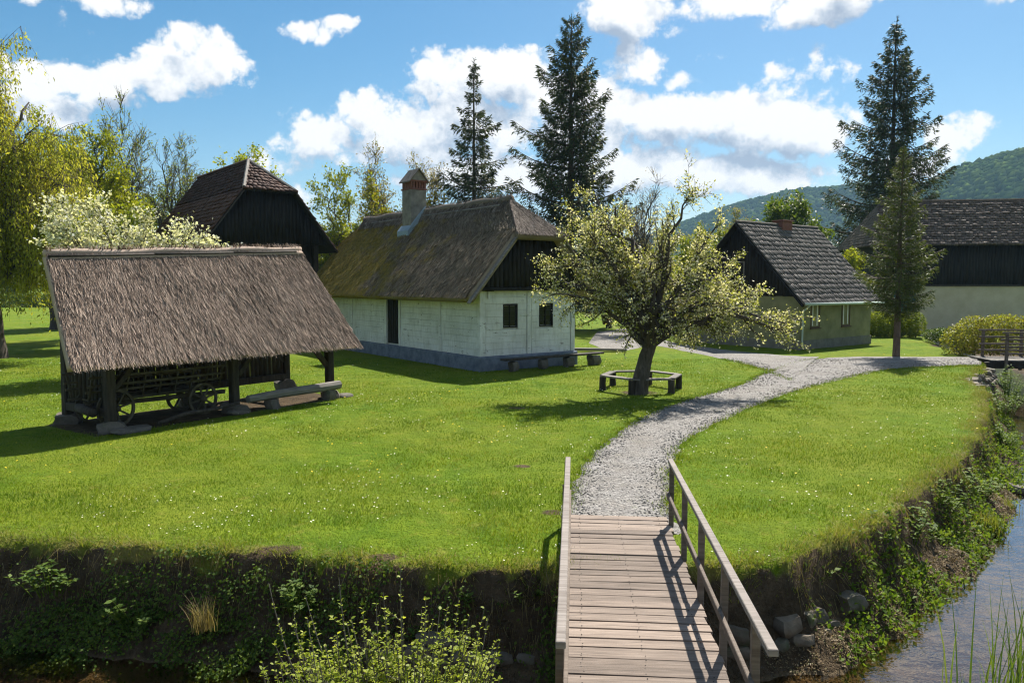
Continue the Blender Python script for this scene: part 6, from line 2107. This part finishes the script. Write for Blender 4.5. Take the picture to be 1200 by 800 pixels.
def grass_tuft(name, label, base, n, hgt, width, mat, seed, spread, curve=0.35):
    rng = np.random.default_rng(seed)
    k = 5
    a = rng.uniform(0, 6.28, n)
    root = np.column_stack([rng.normal(0, spread, (n, 2)), np.full(n, -0.1)])
    L = hgt * rng.uniform(0.5, 1.1, n)
    lean = rng.uniform(0.05, curve, n)
    S = np.column_stack([-np.sin(a), np.cos(a), np.zeros(n)])
    O = np.column_stack([np.cos(a), np.sin(a), np.zeros(n)])
    V = np.empty((n, 2 * k, 3))
    for j in range(k):
        f = j / (k - 1)
        c = root + np.array([0, 0, 1.0]) * (L * (f - 0.25 * lean * f * f))[:, None] + O * (L * lean * f ** 2)[:, None]
        w = width * (1 - f ** 1.6) + 0.001
        V[:, 2 * j] = c - S * w / 2; V[:, 2 * j + 1] = c + S * w / 2
    F = np.array([(2 * j, 2 * j + 1, 2 * j + 3, 2 * j + 2) for j in range(k - 1)])
    o = obj_np(name, V.reshape(-1, 3), (F[None] + (np.arange(n) * 2 * k)[:, None, None]).reshape(-1, 4), mat)
    o.location = base
    return tag(o, label, 'reeds' if 'reed' in name else 'grass tuft')


grass_tuft('reed_clump', 'tall green reed clump at the lower right corner by the water', (5.05, 7.55, -1.1), 80, 1.5, 0.020, M['reed'], 401, 0.20)
grass_tuft('reed_clump', 'shorter reed clump at the bottom edge beside the tall reeds', (4.45, 7.15, -1.15), 60, 0.85, 0.014, M['reed'], 402, 0.20)
g = G(1150, 615, -0.95)
grass_tuft('grass_tussock', 'soft bright green grass tussock on the bank beside the water', g, 420, 0.42, 0.010, M['rank'], 403, 0.15, 0.75)
grass_tuft('grass_tussock', 'smaller green grass tussock on the bank near the tawny boulder', G(1115, 635, -0.95), 260, 0.34, 0.010, M['rank'], 404, 0.12, 0.75)
grass_tuft('grass_tussock', 'green grass tussock on the water edge upstream', G(1170, 590, -1.0), 260, 0.32, 0.010, M['rank'], 405, 0.14, 0.75)
grass_tuft('dry_tussock', 'dry straw tussock halfway up the shaded left bank', G(238, 728, -0.6), 110, 0.42, 0.008, M['dry_grass'], 406, 0.06, 0.7)
grass_tuft('near_grass', 'sunlit grass at the bottom edge left of the bush', (-2.0, 6.6, -0.75), 300, 0.35, 0.008, M['rank'], 407, 0.35, 0.5)


def front_bush():
    """light green shrub on the near bank, long shoots reaching up"""
    rng = np.random.default_rng(411)
    base = np.array([-0.78, 5.0, 0.12])
    t = thing('front_shrub', 'bright green leafy shrub with long shoots in the foreground', 'shrub', tuple(base))
    mb = MB()
    tips = [(-0.82, 0.0, 1.22), (-0.38, 0.1, 1.22), (0.05, 0.0, 1.32), (0.30, 0.05, 1.02), (0.50, 0.0, 1.0), (0.68, -0.05, 0.86), (-0.6, 0.1, 0.95), (-0.15, 0.2, 1.0), (0.2, 0.1, 1.08), (-0.05, -0.1, 1.2), (0.62, 0.1, 0.95), (0.42, 0.15, 1.06)]
    for i in range(180):
        tips.append((rng.uniform(-0.85, 0.72), rng.uniform(-0.4, 0.4), rng.uniform(0.6, 1.0) - 0.12 * abs(rng.normal())))
    Ps, Ds = [], []
    for tp in tips:
        e = np.array(tp)
        s = np.array([e[0] * 0.25 + rng.normal(0, 0.05), e[1] * 0.3, -0.2])
        p = bez(s, s + (e - s) * [0.75, 0.75, 0.45] + rng.normal(0, 0.04, 3), e, 10)
        mb.tube(p, np.linspace(0.010, 0.0025, 10), 5, cap=False)
        subs = [(p, 44)]
        for j in range(4):
            q = rng.integers(3, 8); d = unit((rand_unit(rng, 1) + [[0, 0, 0.7]]))[0] * rng.uniform(0.08, 0.24)
            pp = bez(p[q], p[q] + d * 0.5 + [0, 0, 0.02], p[q] + d, 5)
            mb.tube(pp, np.linspace(0.004, 0.0015, 5), 3, cap=False)
            subs.append((pp, 15))
        for (pp, k) in subs:
            f = np.sort(rng.uniform(0.2, 1.0, k))
            P = np.column_stack([np.interp(f, np.linspace(0, 1, len(pp)), pp[:, j]) for j in range(3)])
            az = np.arange(k) * 2.4 + rng.uniform(0, 6)
            Ps.append(P); Ds.append(np.column_stack([np.cos(az), np.sin(az), rng.uniform(0.1, 0.9, k)]))
    P, D = np.concatenate(Ps), unit(np.concatenate(Ds))
    n = len(P)
    N = np.tile([0, 0, 1.0], (n, 1)) + rand_unit(rng, n) * 0.5
    S = unit(np.cross(D, N)); N = np.cross(S, D)
    sz = rng.uniform(0.017, 0.040, n)[:, None]
    V = np.empty((n, 6, 3))
    V[:, 0] = P
    V[:, 1] = P + D * sz * 0.35 - S * sz * 0.30 + N * sz * 0.08
    V[:, 2] = P + D * sz * 0.72 - S * sz * 0.22 + N * sz * 0.05
    V[:, 3] = P + D * sz - N * sz * 0.08
    V[:, 4] = P + D * sz * 0.72 + S * sz * 0.22 + N * sz * 0.05
    V[:, 5] = P + D * sz * 0.35 + S * sz * 0.30 + N * sz * 0.08
    obj_np('leaves', V.reshape(-1, 3), np.arange(6 * n).reshape(n, 6), M['bush'], t)
    mb.build('stems', M['bark_grey'], t, True)


front_bush()


# ---------------------------------------------------------------- the air: thin haze over the whole valley
def haze_box():
    V, F = box_vf((-2200, -500, -5), (2600, 2600, 215))
    me = bpy.data.meshes.new('haze')
    me.from_pydata(V.tolist(), [], F)
    m = bpy.data.materials.new('haze')
    m.use_nodes = True
    nt = m.node_tree
    nt.nodes.clear()
    out = nt.nodes.new('ShaderNodeOutputMaterial')
    v = nd(nt, 'ShaderNodeVolumePrincipled', Color=(0.42, 0.70, 1.0, 1), Density=HAZE, Anisotropy=0.0)
    nt.links.new(v.outputs[0], out.inputs['Volume'])
    me.materials.append(m)
    o = link(bpy.data.objects.new('haze', me))
    tag(o, 'thin blue haze filling the valley air', 'haze', kind='stuff')


HAZE = 0.00016
haze_box()
